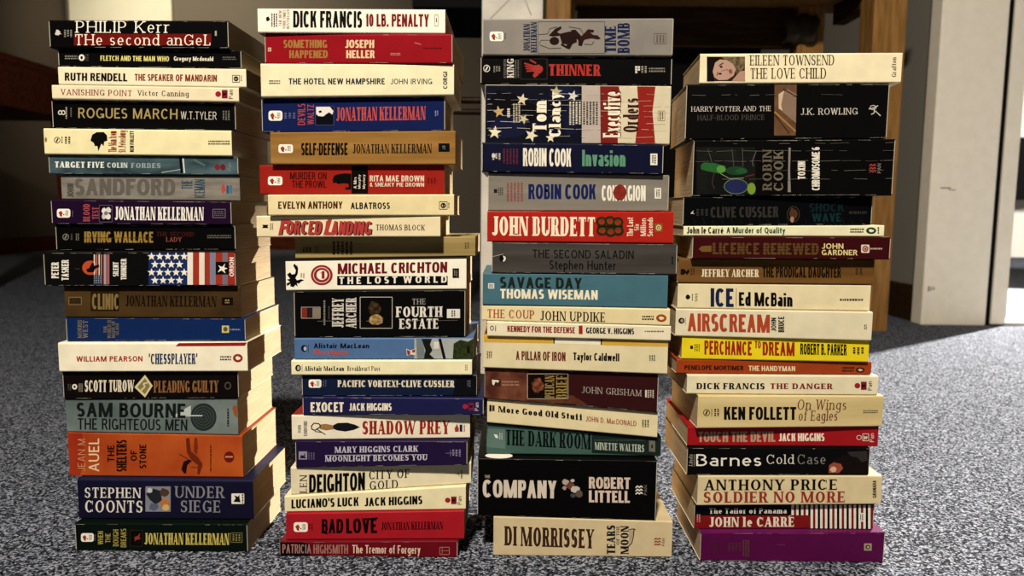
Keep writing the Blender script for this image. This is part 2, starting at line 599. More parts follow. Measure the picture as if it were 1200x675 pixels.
# small chips and scuffs at the foot of the jamb
scuff = mat('#6a5c48', 0.9)
for (sx, sz, a, b) in ((1.283, .105, .004, .016), (1.291, .108, .003, .012), (1.299, .110, .003, .009), (1.30, .42, .03, .003), (1.325, .415, .02, .002)):
    j.box(sx, sx + a, 2.2692, 2.2705, sz, sz + b, scuff)
struct(j.build('trim_1'))
j = MB()
j.box(1.469, 1.4855, 2.279, 2.33, 0, 2.6, black_matte)  # black strip stands in for the shade in the gap beside the door
struct(j.build('gap_shade_strip'))
d_ = MB()
d_.box(1.486, 1.532, 2.272, 3.05, 0.004, 2.6, paint_cream, 0.003)
struct(d_.build('door_1'))
t_ = MB()
t_.box(1.53, 2.6, 2.27, 2.36, 0, 0.012, mat('#d8d2c2', 0.5), 0.004)
struct(t_.build('trim_3'))
# the next room
w = MB()
w.box(1.46, 7.0, 6.0, 6.15, 0, 3.0, plaster_white)
struct(w.build('wall_hall'))
k = MB()
k.box(3.75, 4.6, 5.72, 5.98, 0.46, 0.93, black_matte, 0.01)
k.box(3.78, 3.83, 5.74, 5.79, 0, 0.46, black_matte)
k.box(4.5, 4.55, 5.74, 5.79, 0, 0.46, black_matte)
k.box(3.78, 3.83, 5.91, 5.96, 0, 0.46, black_matte)
k.box(4.5, 4.55, 5.91, 5.96, 0, 0.46, black_matte)
tag(k.build('cabinet'), 'black cabinet seen through the bright doorway at the right edge', 'cabinet')

# cream panel on the far wall
pn = thing('wall_panel', 'plain cream panel hanging on the far wall above the leftmost stack', 'panel', (-3.08, 5.97, 1.6))
p_ = MB()
p_.box(-.395, .405, -.012, .03, -.02, .75, mat('#f2eed4', 0.6, scale=8, vary=.04), 0.004)
p_.build('board', pn)

# dark red-brown side table at the left
T = thing('side_table', 'dark red-brown wooden side table by the left edge, behind the leftmost stack', 'table', (-2.385, 3.3, 0))
m_ = MB()
m_.box(-.62, .245, -.30, .30, .935, .962, mahogany, 0.008)
m_.box(-.62, .265, -.31, .31, .908, .933, mahogany, 0.008)
m_.box(-.62, .225, -.29, .29, .955, .985, mahogany, 0.008)
m_.build('tabletop', T)
m_ = MB()
m_.box(-.70, .295, -.34, .34, .745, .91, mahogany, 0.006)
m_.build('apron', T)
for sx in (-.66, .245):
    for sy in (-.30, .30):
        m_ = MB()
        rows = []
        for z, r in ((0, .026), (.35, .034), (.75, .046)):
            rows.append([(sx - r, sy - r, z), (sx + r, sy - r, z), (sx + r, sy + r, z), (sx - r, sy + r, z)])
        m_.grid(rows, mahogany, closed=True)
        m_.face(rows[0][::-1], mahogany)
        m_.face(rows[-1], mahogany)
        m_.build('leg', T)

# console table with pale oak legs behind the right-hand stacks
T = thing('console_table', 'tall console table with pale oak legs behind the two right-hand stacks', 'table', (0.6, 2.3, 0))
for (cx, cy, hx, hy, ch) in ((.447, -.125, .046, .045, 0), (-.478, -.125, .034, .045, 0), (.335, .14, .042, .035, 0), (-.45, .14, .04, .035, 0)):
    m_ = MB()
    m_.box(cx - hx, cx + hx, cy - hy, cy + hy, 0, .99, oak, 0.004)
    m_.build('leg', T)
m_ = MB()
m_.box(-.50, .51, -.19, .20, .99, 1.03, oak, 0.004)
m_.build('tabletop', T)
m_ = MB()
m_.box(-.40, .285, .13, .16, .865, .99, oak_dark, 0.003)
m_.build('back_rail', T)
m_ = MB()
m_.box(.40, .44, -.08, .105, .93, .99, oak_dark, 0.003)
m_.build('side_rail', T)

# folded dark cloth hanging over the back rail
cl = MB()
rows = []
for i in range(9):
    a = i / 8
    x = .845 + .10 * a
    rows.append([(x + .004 * math.sin(9 * q + i), 2.390 - .028 * math.sin(math.pi * q) * (1 + .3 * math.sin(3 * i)), .872 + .085 * q + .006 * math.sin(i * 1.7)) for q in [k / 7 for k in range(8)]] +
                [(x, 2.404, .957 - .085 * k / 3) for k in range(4)])
cl.grid(rows, mat('#4a4236', 0.9, scale=90, bump=.4), closed=True)
tag(cl.build('folded_cloth', smooth=True), 'dark crumpled cloth tucked against the rail under the console table', 'cloth')

# black box under the table
bx = thing('speaker_box', 'large matte black box standing under the console table', 'box', (0.45, 2.72, 0))
m_ = MB()
m_.box(-.30, .37, -.20, .25, 0, .925, black_matte, 0.012)
m_.build('body', bx)

# bar stool between the second and third stacks
S = thing('bar_stool', 'dark wooden bar stool with an olive padded seat between the middle stacks', 'stool', (-0.085, 1.90, 0))
m_ = MB()
rows = []
for z, r in ((.895, .15), (.90, .157), (.915, .160), (.935, .156), (.947, .14), (.95, .02)):
    rows.append([(r * math.copysign(abs(math.cos(a)) ** .6, math.cos(a)), r * math.copysign(abs(math.sin(a)) ** .6, math.sin(a)), z) for a in [2 * math.pi * q / 28 for q in range(28)]])
olive = mat('#37341a', 0.9, scale=200, bump=.3)
m_.grid(rows, olive, closed=True)
m_.face(rows[0][::-1], olive)
m_.build('seat', S, smooth=True)
m_ = MB()
m_.box(-.15, .15, -.15, .15, .855, .896, mat('#8a7448', 0.7, scale=60), 0.006)
m_.build('seat_frame', S)
m_ = MB()
m_.box(-.15, .15, -.15, .15, .80, .856, black_matte, 0.004)
m_.build('apron', S)
for sx in (-1, 1):
    for sy in (-1, 1):
        m_ = MB()
        pts, rad = [], []
        for q in range(9):
            a = q / 8
            z = .82 * (1 - a)
            o = .10 + .10 * a ** 1.6
            pts.append((sx * o, sy * (o - .02), z + .004))
            rad.append(.022 - .006 * a)
        m_.tube(pts, rad, walnut)
        m_.build('leg', S, smooth=True)
for (x0, x1, y0, y1) in ((-.125, .125, -.115, -.095), (-.125, .125, .095, .115)):
    m_ = MB()
    m_.tube([(x0, (y0 + y1) / 2, .60), (x1, (y0 + y1) / 2, .60)], .008, walnut)
    m_.build('stretcher', S, smooth=True)

# tall pale box behind the third stack
tb = thing('tall_carton', 'tall pale grey carton with a creased face standing behind the third stack', 'box', (-0.004, 1.3, 0))
m_ = MB()
card = mat('#cdc9c0', 0.75, h2='#b9b5ac', scale=12, bump=.1)
m_.box(-.0525, .0525, 0, .105, 0, .80, card, 0.006)
m_.build('body', tb)
cz = mat('#a8a49b', 0.8)
def crease_line(a, b, w=.0012):
    ax, az = a
    bx2, bz = b
    dx, dz = bx2 - ax, bz - az
    L = math.hypot(dx, dz)
    nx, nz = -dz / L * w, dx / L * w
    mm = MB()
    mm.face([(ax - nx, -.0004, az - nz), (bx2 - nx, -.0004, bz - nz), (bx2 + nx, -.0004, bz + nz), (ax + nx, -.0004, az + nz)], cz)
    return mm.build('crease', tb)
crease_line((-.038, .665), (.012, .715))
crease_line((.02, .700), (.032, .672))

# ------------------------------------------------------------------ paperbacks
R = {}
for n, (ox, ys, s) in {'A': (40, (0, 110, 220), .23333), 'B': (290, (0, 105, 220), .225), 'C': (545, (10, 90, 195, 310, 425, 535), .225), 'D': (780, (50, 155, 255, 355, 445, 535), .241667)}.items():
    for i, y in enumerate(ys):
        R[n + str(i + 1)] = (ox, y, s)
for i, y in enumerate((330, 430, 535)):
    R['A' + str(i + 4)] = (40, y, .25)
for i, y in enumerate((325, 430, 540)):
    R['B' + str(i + 4)] = (310, y, .225)

BLK, WHT, CRM = '#0d0c0c', '#e9e3d2', '#e8dfc0'
TL, AL, LG, SP, PI, BD = 'title_lettering', 'author_lettering', 'publisher_logo', 'small_print', 'spine_picture', 'colour_band'


def t(part, style, s, x0, y0, x1, y1, c, rot=0, slant=0.0):
    return ('t', part, style, s, x0, y0, x1, y1, c, rot, slant)


def poly(part, pts, c):
    return ('p', part, [pts], c)


def r(part, x0, y0, x1, y1, c):
    return ('p', part, [[(x0, y1), (x1, y1), (x1, y0), (x0, y0)]], c)


def rr(part, x0, y0, x1, y1, c, q=.25):
    rad = min(x1 - x0, y1 - y0) * q
    pts = []
    for cx, cy, a0 in ((x1 - rad, y1 - rad, 0), (x0 + rad, y1 - rad, 90), (x0 + rad, y0 + rad, 180), (x1 - rad, y0 + rad, 270)):
        for k_ in range(5):
            a = math.radians(a0 + 22.5 * k_)
            pts.append((cx + rad * math.cos(a), cy + rad * math.sin(a)))
    return ('p', part, [pts], c)


def e(part, x0, y0, x1, y1, c, n=26):
    return ('p', part, [[((x0 + x1) / 2 + (x1 - x0) / 2 * math.cos(2 * math.pi * k_ / n), (y0 + y1) / 2 + (y1 - y0) / 2 * math.sin(2 * math.pi * k_ / n)) for k_ in range(n)]], c)


def ring(part, x0, y0, x1, y1, w_, c, n=28):
    cx, cy, rx, ry = (x0 + x1) / 2, (y0 + y1) / 2, (x1 - x0) / 2, (y1 - y0) / 2
    out = []
    for k_ in range(n):
        a, b = 2 * math.pi * k_ / n, 2 * math.pi * (k_ + 1) / n
        out.append([(cx + rx * math.cos(a), cy + ry * math.sin(a)), (cx + rx * math.cos(b), cy + ry * math.sin(b)), (cx + (rx - w_) * math.cos(b), cy + (ry - w_) * math.sin(b)), (cx + (rx - w_) * math.cos(a), cy + (ry - w_) * math.sin(a))])
    return ('p', part, out, c)


def ln(part, pts, w_, c):
    out = []
    for (ax, ay), (bx_, by) in zip(pts, pts[1:]):
        dx, dy = bx_ - ax, by - ay
        L = math.hypot(dx, dy) or 1
        nx, ny = -dy / L * w_ / 2, dx / L * w_ / 2
        out.append([(ax - nx, ay - ny), (bx_ - nx, by - ny), (bx_ + nx, by + ny), (ax + nx, ay + ny)])
    return ('p', part, out, c)


def fr(part, x0, y0, x1, y1, w_, c):
    return ln(part, [(x0, y0), (x1, y0), (x1, y1), (x0, y1), (x0, y0)], w_, c)


def star(part, cx, cy, ra, c, rot=0.0):
    return ('p', part, [[(cx + (ra if k_ % 2 == 0 else ra * .42) * math.sin(math.pi * k_ / 5 + rot), cy - (ra if k_ % 2 == 0 else ra * .42) * math.cos(math.pi * k_ / 5 + rot)) for k_ in range(10)]], c)


def blob(part, x0, y0, x1, y1, c, seed=1, n=18, rough=.3):
    g = random.Random(seed)
    cx, cy, rx, ry = (x0 + x1) / 2, (y0 + y1) / 2, (x1 - x0) / 2, (y1 - y0) / 2
    return ('p', part, [[(cx + rx * math.cos(2 * math.pi * k_ / n) * (1 - rough * g.random()), cy + ry * math.sin(2 * math.pi * k_ / n) * (1 - rough * g.random())) for k_ in range(n)]], c)


def sm(x0, y0, x1, y1, c, rows=2, vert=False, seed=3):
    """tiny print too small to read: rows of little marks"""
    g = random.Random(int(x0 * 7 + y0))
    out = []
    if vert:
        h = (x1 - x0) / rows
        for k_ in range(rows):
            y = y0
            while y < y1 - 2:
                q = min(g.uniform(4, 11), y1 - y)
                out.append([(x0 + h * (k_ + .18), y), (x0 + h * (k_ + .75), y), (x0 + h * (k_ + .75), y + q), (x0 + h * (k_ + .18), y + q)])
                y += q + g.uniform(2, 4)
    else:
        h = (y1 - y0) / rows
        for k_ in range(rows):
            x = x0
            while x < x1 - 2:
                q = min(g.uniform(4, 11), x1 - x)
                out.append([(x, y0 + h * (k_ + .2)), (x, y0 + h * (k_ + .75)), (x + q, y0 + h * (k_ + .75)), (x + q, y0 + h * (k_ + .2))])
                x += q + g.uniform(2, 4)
    return ('p', SP, out, c)


def rooster(x0, y0, x1, y1):
    w_, h = x1 - x0, y1 - y0
    P = lambda a, b: (x0 + a * w_, y0 + b * h)
    return [rr(LG, x0, y0, x1, y1, '#efe8d8'), blob(LG, *P(.1, .18), *P(.46, .75), '#b03a2c', 4, 12, .45), ('p', LG, [[P(.18, .7), P(.36, .62), P(.40, .85), P(.3, .88)]], '#7a2a22'),
            sm(*P(.62, .2), *P(.86, .8), '#2a2420', 3, True), r(LG, *P(.46, .6), *P(.56, .72), '#7a2a22')]


def pan(x0, y0, x1, y1, c='#b02430', c2='#8e2036', tc='#241c1a', outline=False):
    w_, h = x1 - x0, y1 - y0
    P = lambda a, b: (x0 + a * w_, y0 + b * h)
    if outline:
        o = [ring(LG, *P(0, .2), *P(.30, .75), 3, '#d8c8b4'), fr(LG, *P(.36, .05), *P(.70, .85), 3, '#d8c8b4')]
        fig = '#d8c8b4'
    else:
        o = [e(LG, *P(0, .18), *P(.33, .78), c), r(LG, *P(.37, .04), *P(.70, .94), c2)]
        fig = '#2a1018'
    o.append(('p', LG, [[P(.42, .25), P(.52, .4), P(.64, .3), P(.6, .65), P(.5, .6), P(.44, .8)]], fig))
    o.append(t(LG, 's', 'Pan', *P(.76, 0), *P(1, 1), tc, 90))
    return o


def chev(x0, y0, x1, y1, c):
    w_, h = x1 - x0, y1 - y0
    out = []
    for k_ in range(3):
        y = y0 + h * k_ / 3
        for a in (0, .5):
            X0 = x0 + a * w_
            out.append([(X0, y + h * .16), (X0 + w_ * .25, y), (X0 + w_ * .5, y + h * .12), (X0 + w_ * .5, y + h * .26), (X0 + w_ * .25, y + h * .16), (X0, y + h * .32)])
    return ('p', LG, out, c)


def ringlogo(x0, y0, x1, y1, c):
    return [ring(LG, x0, y0, x1, y1, (y1 - y0) * .1, c), ln(LG, [((x0 * .35 + x1 * .65), y0 + (y1 - y0) * .22), ((x0 * .65 + x1 * .35), y1 - (y1 - y0) * .22)], (x1 - x0) * .2, c)]


def sqlogo(x0, y0, x1, y1, c='#1c1614', c2='#e8dfc0'):
    w_, h = x1 - x0, y1 - y0
    return [fr(LG, x0, y0, x1, y1, w_ * .08, c), ring(LG, x0 + w_ * .15, y0 + h * .15, x1 - w_ * .15, y1 - h * .15, w_ * .16, c), r(LG, x0 + w_ * .42, y0 + h * .32, x0 + w_ * .62, y0 + h * .62, c)]


def oval(x0, y0, x1, y1, c, c2):
    w_, h = x1 - x0, y1 - y0
    P = lambda a, b: (x0 + a * w_, y0 + b * h)
    return [e(LG, x0, y0, x1, y1, c), ('p', LG, [[P(.25, .4), P(.45, .25), P(.8, .45), P(.72, .65), P(.45, .75), P(.3, .6)]], c2)]


BOOKS = []


def book(stack, px, color, label, region, dec, off=0.0, yaw=0.0, top=None, bottom=None, rough=.38, wear=0.0, tb=0.0, depth=107, m=None, creases=(), crc='#b8b4aa', pages='#c3ad8c'):
    flat = []
    for d in dec:
        if isinstance(d, list):
            flat += d
        else:
            flat.append(d)
    BOOKS.append(dict(stack=stack, px=px, color=color, label=label, region=R[region], dec=flat, off=off / 1000, yaw=math.radians(yaw), top=top, bottom=bottom,
                      rough=rough, wear=wear, tb=tb / 1000, depth=depth / 1000, mat=m, creases=creases, crc=crc, pages=pages))

# ---- leftmost stack, top to bottom
book(1, (58, 267.5, 23, 24, 56, 56), BLK, 'black paperback, white serif lettering over dark red band, topmost of the leftmost stack', 'A1', [
    r(BD, 200, 170, 890, 227, '#7c1613'), t(TL, 'q', 'PHILIP Kerr', 205, 105, 680, 164, '#efe8d8'), t(TL, 'q', 'THe second anGeL', 207, 171, 885, 227, '#f0e6d2'),
    blob(LG, 97, 148, 142, 182, '#c9c4b8', 2, 14, .6), sm(148, 150, 194, 186, '#8a867c', 3, True), r(SP, 908, 155, 917, 180, '#a8a498')], off=-10, wear=.3)
book(1, (68.5, 282.7, 58, 59.5, 75.8, 78.9), BLK, 'thin black paperback with small yellow title, second from top of the leftmost stack', 'A1', [
    t(TL, 'b', 'FLETCH AND THE MAN WHO', 333, 279, 678, 305, '#d6cd7c'), t(AL, 'b', 'Gregory Mcdonald', 702, 283, 900, 311, '#e6dfc8'), sm(155, 277, 218, 300, '#8a867c', 2),
    e(LG, 224, 273, 254, 306, '#e6e0d0'), e(LG, 233, 281, 245, 298, BLK), sm(257, 272, 275, 306, '#55524a', 2, True), sm(947, 283, 1015, 303, '#6a675e', 2)], off=-14, wear=.5)
book(1, (68.5, 288.5, 80.5, 82.8, 97.5, 100.8), '#e8dfbd', 'cream paperback, heavy black author name, dark red title, third from top of leftmost stack', 'A1', [
    t(AL, 'h', 'RUTH RENDELL', 154, 365, 468, 405, '#161210'), t(TL, 'b', 'THE SPEAKER OF MANDARIN', 505, 371, 918, 405, '#94321f'), sqlogo(996, 378, 1032, 413), sm(1036, 380, 1046, 412, '#6a6250', 1, True)], off=-11)
book(1, (61, 279.9, 101, 104.5, 113.6, 118.3), '#e6d8b6', 'thin cream paperback with brownish serif title, fourth from top of the leftmost stack', 'A1', [
    t(TL, 'r', 'VANISHING POINT', 132, 447, 490, 476, '#93322c'), t(AL, 'r', 'Victor Canning', 518, 453, 776, 488, '#2a211e'), pan(910, 450, 998, 497)], off=-10)
book(1, (61.5, 276, 119.5, 121.7, 149, 152), BLK, 'black paperback with thin gold art deco lettering, fifth from top of leftmost stack', 'A2', [
    t(TL, 's', 'ROGUES MARCH', 222, 70, 720, 121, '#ae9a62'), t(AL, 'l', 'W.T.TYLER', 737, 88, 917, 127, '#cfc9b8'), ring(LG, 120, 82, 142, 106, 5, '#cfc9b8'), ring(LG, 136, 82, 158, 106, 5, '#cfc9b8'),
    sm(156, 66, 169, 125, '#a09a8c', 1, True), sm(181, 70, 191, 115, '#77736a', 1, True), sm(945, 85, 985, 132, '#77736a', 3, True)], off=-14, wear=.7)
book(1, (51.7, 271.5, 152, 154.5, 178.8, 181.6), '#e9dfae', 'cream paperback with small black rider silhouette, sticking out left in the leftmost stack', 'A2', [
    ringlogo(100, 216, 132, 248, '#2a2620'), sm(136, 215, 145, 250, '#4a4438', 1, True), sm(152, 215, 186, 250, '#2a2620', 2, True),
    ('p', PI, [[(283, 235), (292, 205), (315, 192), (350, 192), (366, 208), (368, 235), (352, 240), (350, 262), (338, 250), (330, 270), (322, 288), (318, 262), (305, 262), (300, 246)]], '#14110f'),
    t(TL, 'r', 'The Man from', 372, 186, 414, 292, '#9c3424', 90), t(TL, 'r', 'St. Petersburg', 422, 184, 472, 293, '#9c3424', 90), t(AL, 'h', 'KEN FOLLETT', 481, 185, 501, 292, '#1a1512', 90),
    sm(875, 232, 985, 258, '#4a4438', 2), blob(PI, 52, 215, 66, 245, '#a87848', 3)], off=-8)
book(1, (57.5, 279, 183.5, 185, 202, 204), '#33474d', 'slate teal paperback with white title fading along its spine in the leftmost stack', 'A2', [
    ln(PI, [(735, 320), (742, 398)], 14, '#0e1214'), ln(PI, [(748, 322), (755, 398)], 8, '#c5ccc8'), ln(PI, [(640, 395), (735, 380)], 4, '#a9b4b2'), ln(PI, [(800, 330), (860, 360)], 10, '#5d7074'),
    t(TL, 'B', 'TARGET FIVE', 105, 340, 352, 370, '#dfe2da'), t(AL, 'B', 'COLIN', 367, 345, 470, 371, '#c4cbc6'), t(AL, 'B', 'FORBES', 486, 347, 635, 372, '#93a4a4'), blob(LG, 903, 350, 938, 385, '#8c2a30', 3), blob(LG, 935, 348, 962, 386, '#7a2430', 8), t(LG, 's', 'Pan', 972, 345, 990, 385, '#7d8f92', 90)],
    off=-11, m=mat('#2a3d43', .35, '#587076', 22, (1, 1, 3)), wear=.4, top='#9fb0b0')
book(1, (72, 281, 206.8, 206.8, 232.5, 234), '#8d897e', 'silver grey paperback with large ghostly grey capitals in the leftmost stack', 'A2', [
    t(AL, 'h', 'SANDFORD', 205, 425, 708, 508, '#6d675f'), t(AL, 'b', 'JOHN', 166, 450, 199, 520, '#57514a', 90), t(TL, 'l', 'THE', 741, 434, 795, 478, '#28506e', 90), t(TL, 'l', 'ICEMAN', 805, 430, 858, 522, '#28506e', 90),
    blob(LG, 938, 450, 962, 500, '#c0504a', 4), r(LG, 966, 460, 978, 500, '#35608a'), r(LG, 981, 458, 994, 500, '#4a7c98')], off=-14, rough=.3, m=mat('#918c81', .28, '#7c776e', 40, (1, 1, 4)))
book(1, (60.5, 271, 235, 237.5, 261.5, 262), '#2a1234', 'deep purple paperback with white flower picture and white author name in leftmost stack', 'A3', [
    rooster(115, 106, 182, 150), sm(188, 115, 198, 145, '#6a5870', 1, True), t(TL, 'r', 'BLOOD', 247, 82, 280, 170, '#b8545c', 90), t(TL, 'r', 'TEST', 292, 98, 324, 158, '#b8545c', 90),
    r(PI, 328, 88, 392, 172, '#150a1a'), fr(PI, 328, 88, 392, 172, 3, '#6a5870'), blob(PI, 338, 98, 366, 132, '#e2dcd6', 5), blob(PI, 356, 96, 390, 130, '#d8d2ce', 6), blob(PI, 338, 126, 364, 160, '#cfc8c6', 7), blob(PI, 358, 126, 386, 162, '#e2dcd6', 8), e(PI, 352, 118, 372, 138, '#8a7f88'),
    t(AL, 'R', 'JONATHAN KELLERMAN', 405, 95, 852, 162, '#e9e4da'), fr(SP, 898, 108, 960, 150, 2.5, '#8a7f80'), sm(904, 114, 954, 144, '#6a5f66', 3)], off=-11, wear=.5)
book(1, (65.7, 275.7, 264.5, 265.5, 290, 290.5), BLK, 'black paperback with heavy gold author name beside dim red title in leftmost stack', 'A3', [
    ringlogo(143, 231, 175, 263, '#8a867c'), sm(182, 232, 196, 262, '#55524a', 1, True), sm(208, 230, 228, 264, '#77736a', 2, True), t(AL, 'h', 'IRVING WALLACE', 252, 220, 598, 275, '#a2823c'), ln(AL, [(252, 252), (598, 252)], 3, '#4a3a18'),
    t(TL, 'r', 'THE SECOND', 615, 222, 802, 244, '#58241f'), t(TL, 'r', 'LADY', 662, 249, 742, 271, '#a2564a'), sm(870, 235, 990, 256, '#6a675e', 2)], off=-14, wear=.6)
book(1, (52, 275.7, 298, 296, 334, 333), '#141312', 'thick black paperback with stars and stripes flag and orange sun in leftmost stack', 'A3', [
    t(AL, 'b', 'PETER', 87, 374, 124, 454, '#e4dfd2', 90), t(AL, 'b', 'TASKER', 138, 362, 174, 465, '#e4dfd2', 90),
    e(PI, 242, 366, 322, 438, '#c8502c'), *[r(PI, 300 + 12 * i, 335, 306 + 12 * i, 485, '#e0cdb8' if i % 2 == 0 else '#c47a6e') for i in range(4)], r(PI, 350, 335, 362, 485, '#b89aa0'), r(PI, 364, 335, 378, 485, '#a8666a'),
    r(PI, 299, 438, 340, 486, '#3a4a78'), *[r(PI, 303 + 10 * a, 443 + 10 * b, 306 + 10 * a, 446 + 10 * b, '#d8d4cc') for a in range(4) for b in range(4)], ('p', PI, [[(262, 410), (278, 402), (290, 378), (300, 376), (303, 392), (326, 385), (328, 398), (306, 408), (300, 424), (268, 424)]], '#17110f'),
    t(TL, 'b', 'SILENT', 396, 373, 424, 445, '#e4dfd2', 90), t(TL, 'b', 'THUNDER', 436, 356, 464, 462, '#e4dfd2', 90), ln(SP, [(205, 407), (230, 407)], 2, '#55524a'),
    r(PI, 575, 325, 772, 487, '#22386e'), r(PI, 770, 325, 800, 487, '#e6dfd0'), r(PI, 798, 325, 829, 487, '#b23a26'), r(PI, 829, 325, 856, 487, '#e2d8c8'), r(PI, 856, 325, 883, 487, '#ae3826'), r(PI, 883, 325, 912, 487, '#85879c'), r(PI, 912, 325, 946, 487, '#ae3826'), r(PI, 946, 325, 972, 487, '#7a7684'), r(PI, 972, 325, 1008, 487, '#a83424'),
    *[star(PI, 590 + 41 * a + 17 * (b % 2), 345 + 40 * b, 21, '#eae5d8') for b in range(4) for a in range(5) if 590 + 41 * a + 17 * (b % 2) < 765],
    r(LG, 912, 372, 978, 436, '#121110'), ('p', LG, [[(922, 425), (935, 405), (925, 390), (945, 398), (960, 380), (955, 400), (972, 405), (955, 412), (962, 430), (942, 415)]], '#eae5d8'), t(LG, 'b', 'ORION', 981, 350, 1003, 445, '#eae5d8', 90)],
    off=-10, tb=3.2, wear=.7)
book(1, (76, 281.7, 336.5, 338, 369, 371), '#5c4322', 'bronze brown paperback with dark serif author name and dark title box in leftmost stack', 'A4', [
    r(LG, 163, 73, 222, 108, '#4a3a22'), fr(LG, 163, 73, 222, 108, 3, '#8a744a'), sm(170, 80, 216, 102, '#2a1d0e', 2), r(PI, 265, 45, 398, 138, '#32240f'), blob(PI, 365, 50, 398, 138, '#14100a', 4), t(TL, 'b', 'CLINIC', 272, 56, 396, 130, '#8c7444'),
    t(AL, 'r', 'JONATHAN KELLERMAN', 428, 65, 855, 115, '#1d1409'), r(SP, 880, 74, 932, 110, '#1a140c'), sm(895, 82, 915, 104, '#a89468', 2)], off=-15, m=mat('#5c4424', .32, '#37291a', 12, (1, 1, 2)))
book(1, (78, 287.5, 375, 374.5, 398.8, 398.8), '#16326c', 'plain royal blue paperback with small faded gold upright lettering in leftmost stack', 'A4', [
    t(AL, 'r', 'MORRIS', 204, 180, 223, 265, '#8e7f52', 90), t(AL, 'r', 'WEST', 228, 182, 252, 266, '#8e7f52', 90), t(TL, 'r', 'THE', 326, 208, 341, 240, '#8e7f52', 90), t(TL, 'r', 'WORLD IS', 344, 180, 360, 266, '#8e7f52', 90), t(TL, 'r', 'MADE OF', 363, 184, 379, 264, '#8e7f52', 90), t(TL, 'r', 'GLASS', 382, 196, 397, 250, '#8e7f52', 90),
    r(LG, 880, 206, 914, 240, '#cdbb7a'), e(LG, 887, 212, 907, 234, '#6a5f3a'), sm(920, 219, 965, 231, '#8a94b4', 1)], off=-16, wear=.6)
book(1, (68.7, 290, 403, 402, 431.8, 431), '#efe7cd', 'cream paperback with red corner strip and blue quoted title in the leftmost stack', 'A4', [
    ('p', BD, [[(678, 288), (1000, 285), (988, 301), (663, 303)]], '#a81f22'), t(AL, 'b', 'WILLIAM PEARSON', 198, 350, 508, 375, '#b4301e'), t(TL, 'B', "'CHESSPLAYER'", 538, 337, 765, 387, '#1f3a68'), sm(872, 346, 926, 372, '#1a1512', 2), oval(932, 339, 978, 378, '#a63022', '#efe7cd')], off=-11, tb=2.0)
book(1, (74.2, 279.5, 439, 439, 467.5, 465.5), '#17100f', 'dark brown paperback with gold diamond between cream and bronze titles in leftmost stack', 'A5', [
    sm(157, 80, 175, 112, '#5a5048', 2, True), e(LG, 178, 80, 202, 106, '#e0d8c6'), e(LG, 185, 87, 195, 99, '#17100f'), r(LG, 208, 78, 228, 116, '#8a8070'), sm(209, 80, 227, 114, '#2a201c', 3, True),
    t(AL, 'R', 'SCOTT TUROW', 238, 62, 470, 117, '#e2d8c0'), t(TL, 'R', 'PLEADING GUILTY', 560, 65, 865, 120, '#96683e'), ('p', PI, [[(470, 95), (520, 37), (556, 88), (520, 143)]], '#d6ca9c'), ('p', PI, [[(484, 94), (520, 52), (544, 89), (519, 128)]], '#8f8352'), ln(PI, [(500, 112), (520, 92), (512, 78), (532, 74)], 7, '#d6ca9c'), ring(SP, 892, 70, 924, 106, 6, '#5a5048')], off=-15, wear=.5)
book(1, (77.5, 278.7, 467.8, 467.8, 505, 509.5), '#5f6e6b', 'grey green paperback with large dark lettering and dark ringed disc in leftmost stack', 'A5', [
    e(PI, 733, 170, 855, 300, '#313b3a'), *[ring(PI, 733 + 12 * i, 170 + 13 * i, 855 - 12 * i, 300 - 13 * i, 2.5, '#55625f') for i in range(1, 5)], ('p', PI, [[(640, 235), (735, 180), (735, 232)]], '#b9c2be'), ln(PI, [(735, 228), (790, 228)], 5, '#c8cfca'),
    t(AL, 'b', 'SAM BOURNE', 200, 166, 710, 233, '#1c2423'), t(TL, 's', 'THE RIGHTEOUS MEN', 205, 240, 718, 293, '#1c2423'), sm(902, 195, 918, 282, '#2c3635', 1, True), ('p', PI, [[(928, 190), (938, 178), (952, 182), (952, 240), (938, 225)]], '#a05a38')], off=-17, m=mat('#5a6967', .35, '#87938f', 14, (1, 1, 1)))
book(1, (80.5, 284.5, 508, 511, 556, 558.7), '#c25420', 'thick orange paperback with red left end and black brush lettering in leftmost stack', 'A5', [
    ('p', PI, [[(158, 305), (225, 305), (238, 420), (215, 515), (158, 515)]], mat('#9c2a1c', .4, '#b03a1e', 30)), t(AL, 'l', 'JEAN M', 205, 338, 240, 488, '#d69a6c', 90), t(AL, 's', 'AUEL', 256, 335, 305, 490, '#eacba4', 90),
    t(TL, 'b', 'THE', 344, 366, 376, 445, '#20120c', 90), t(TL, 'b', 'SHELTERS', 386, 342, 434, 490, '#20120c', 90), t(TL, 'b', 'OF', 452, 390, 482, 440, '#20120c', 90), t(TL, 'b', 'STONE', 494, 362, 526, 475, '#20120c', 90),
    ('p', PI, [[(690, 480), (700, 445), (725, 432), (740, 440), (718, 460), (712, 500), (702, 498)]], '#2c140c'), ('p', PI, [[(712, 335), (728, 332), (735, 395), (770, 425), (790, 455), (775, 505), (765, 500), (768, 460), (735, 432), (716, 400)]], '#7a2c14'), ('p', PI, [[(752, 332), (764, 332), (768, 380), (762, 412), (748, 395)]], '#8a3416'), ln(PI, [(680, 408), (720, 430)], 4, '#7a2c14'), ln(PI, [(735, 470), (790, 470)], 4, '#8a3416'),
    sm(823, 366, 834, 492, '#5a2410', 1, True), e(LG, 890, 396, 938, 448, '#7e1a12'), r(LG, 896, 417, 932, 425, '#c88a6a')], off=-17, m=mat('#ae421c', .4, '#c86026', 16, (1, 1, 1)))
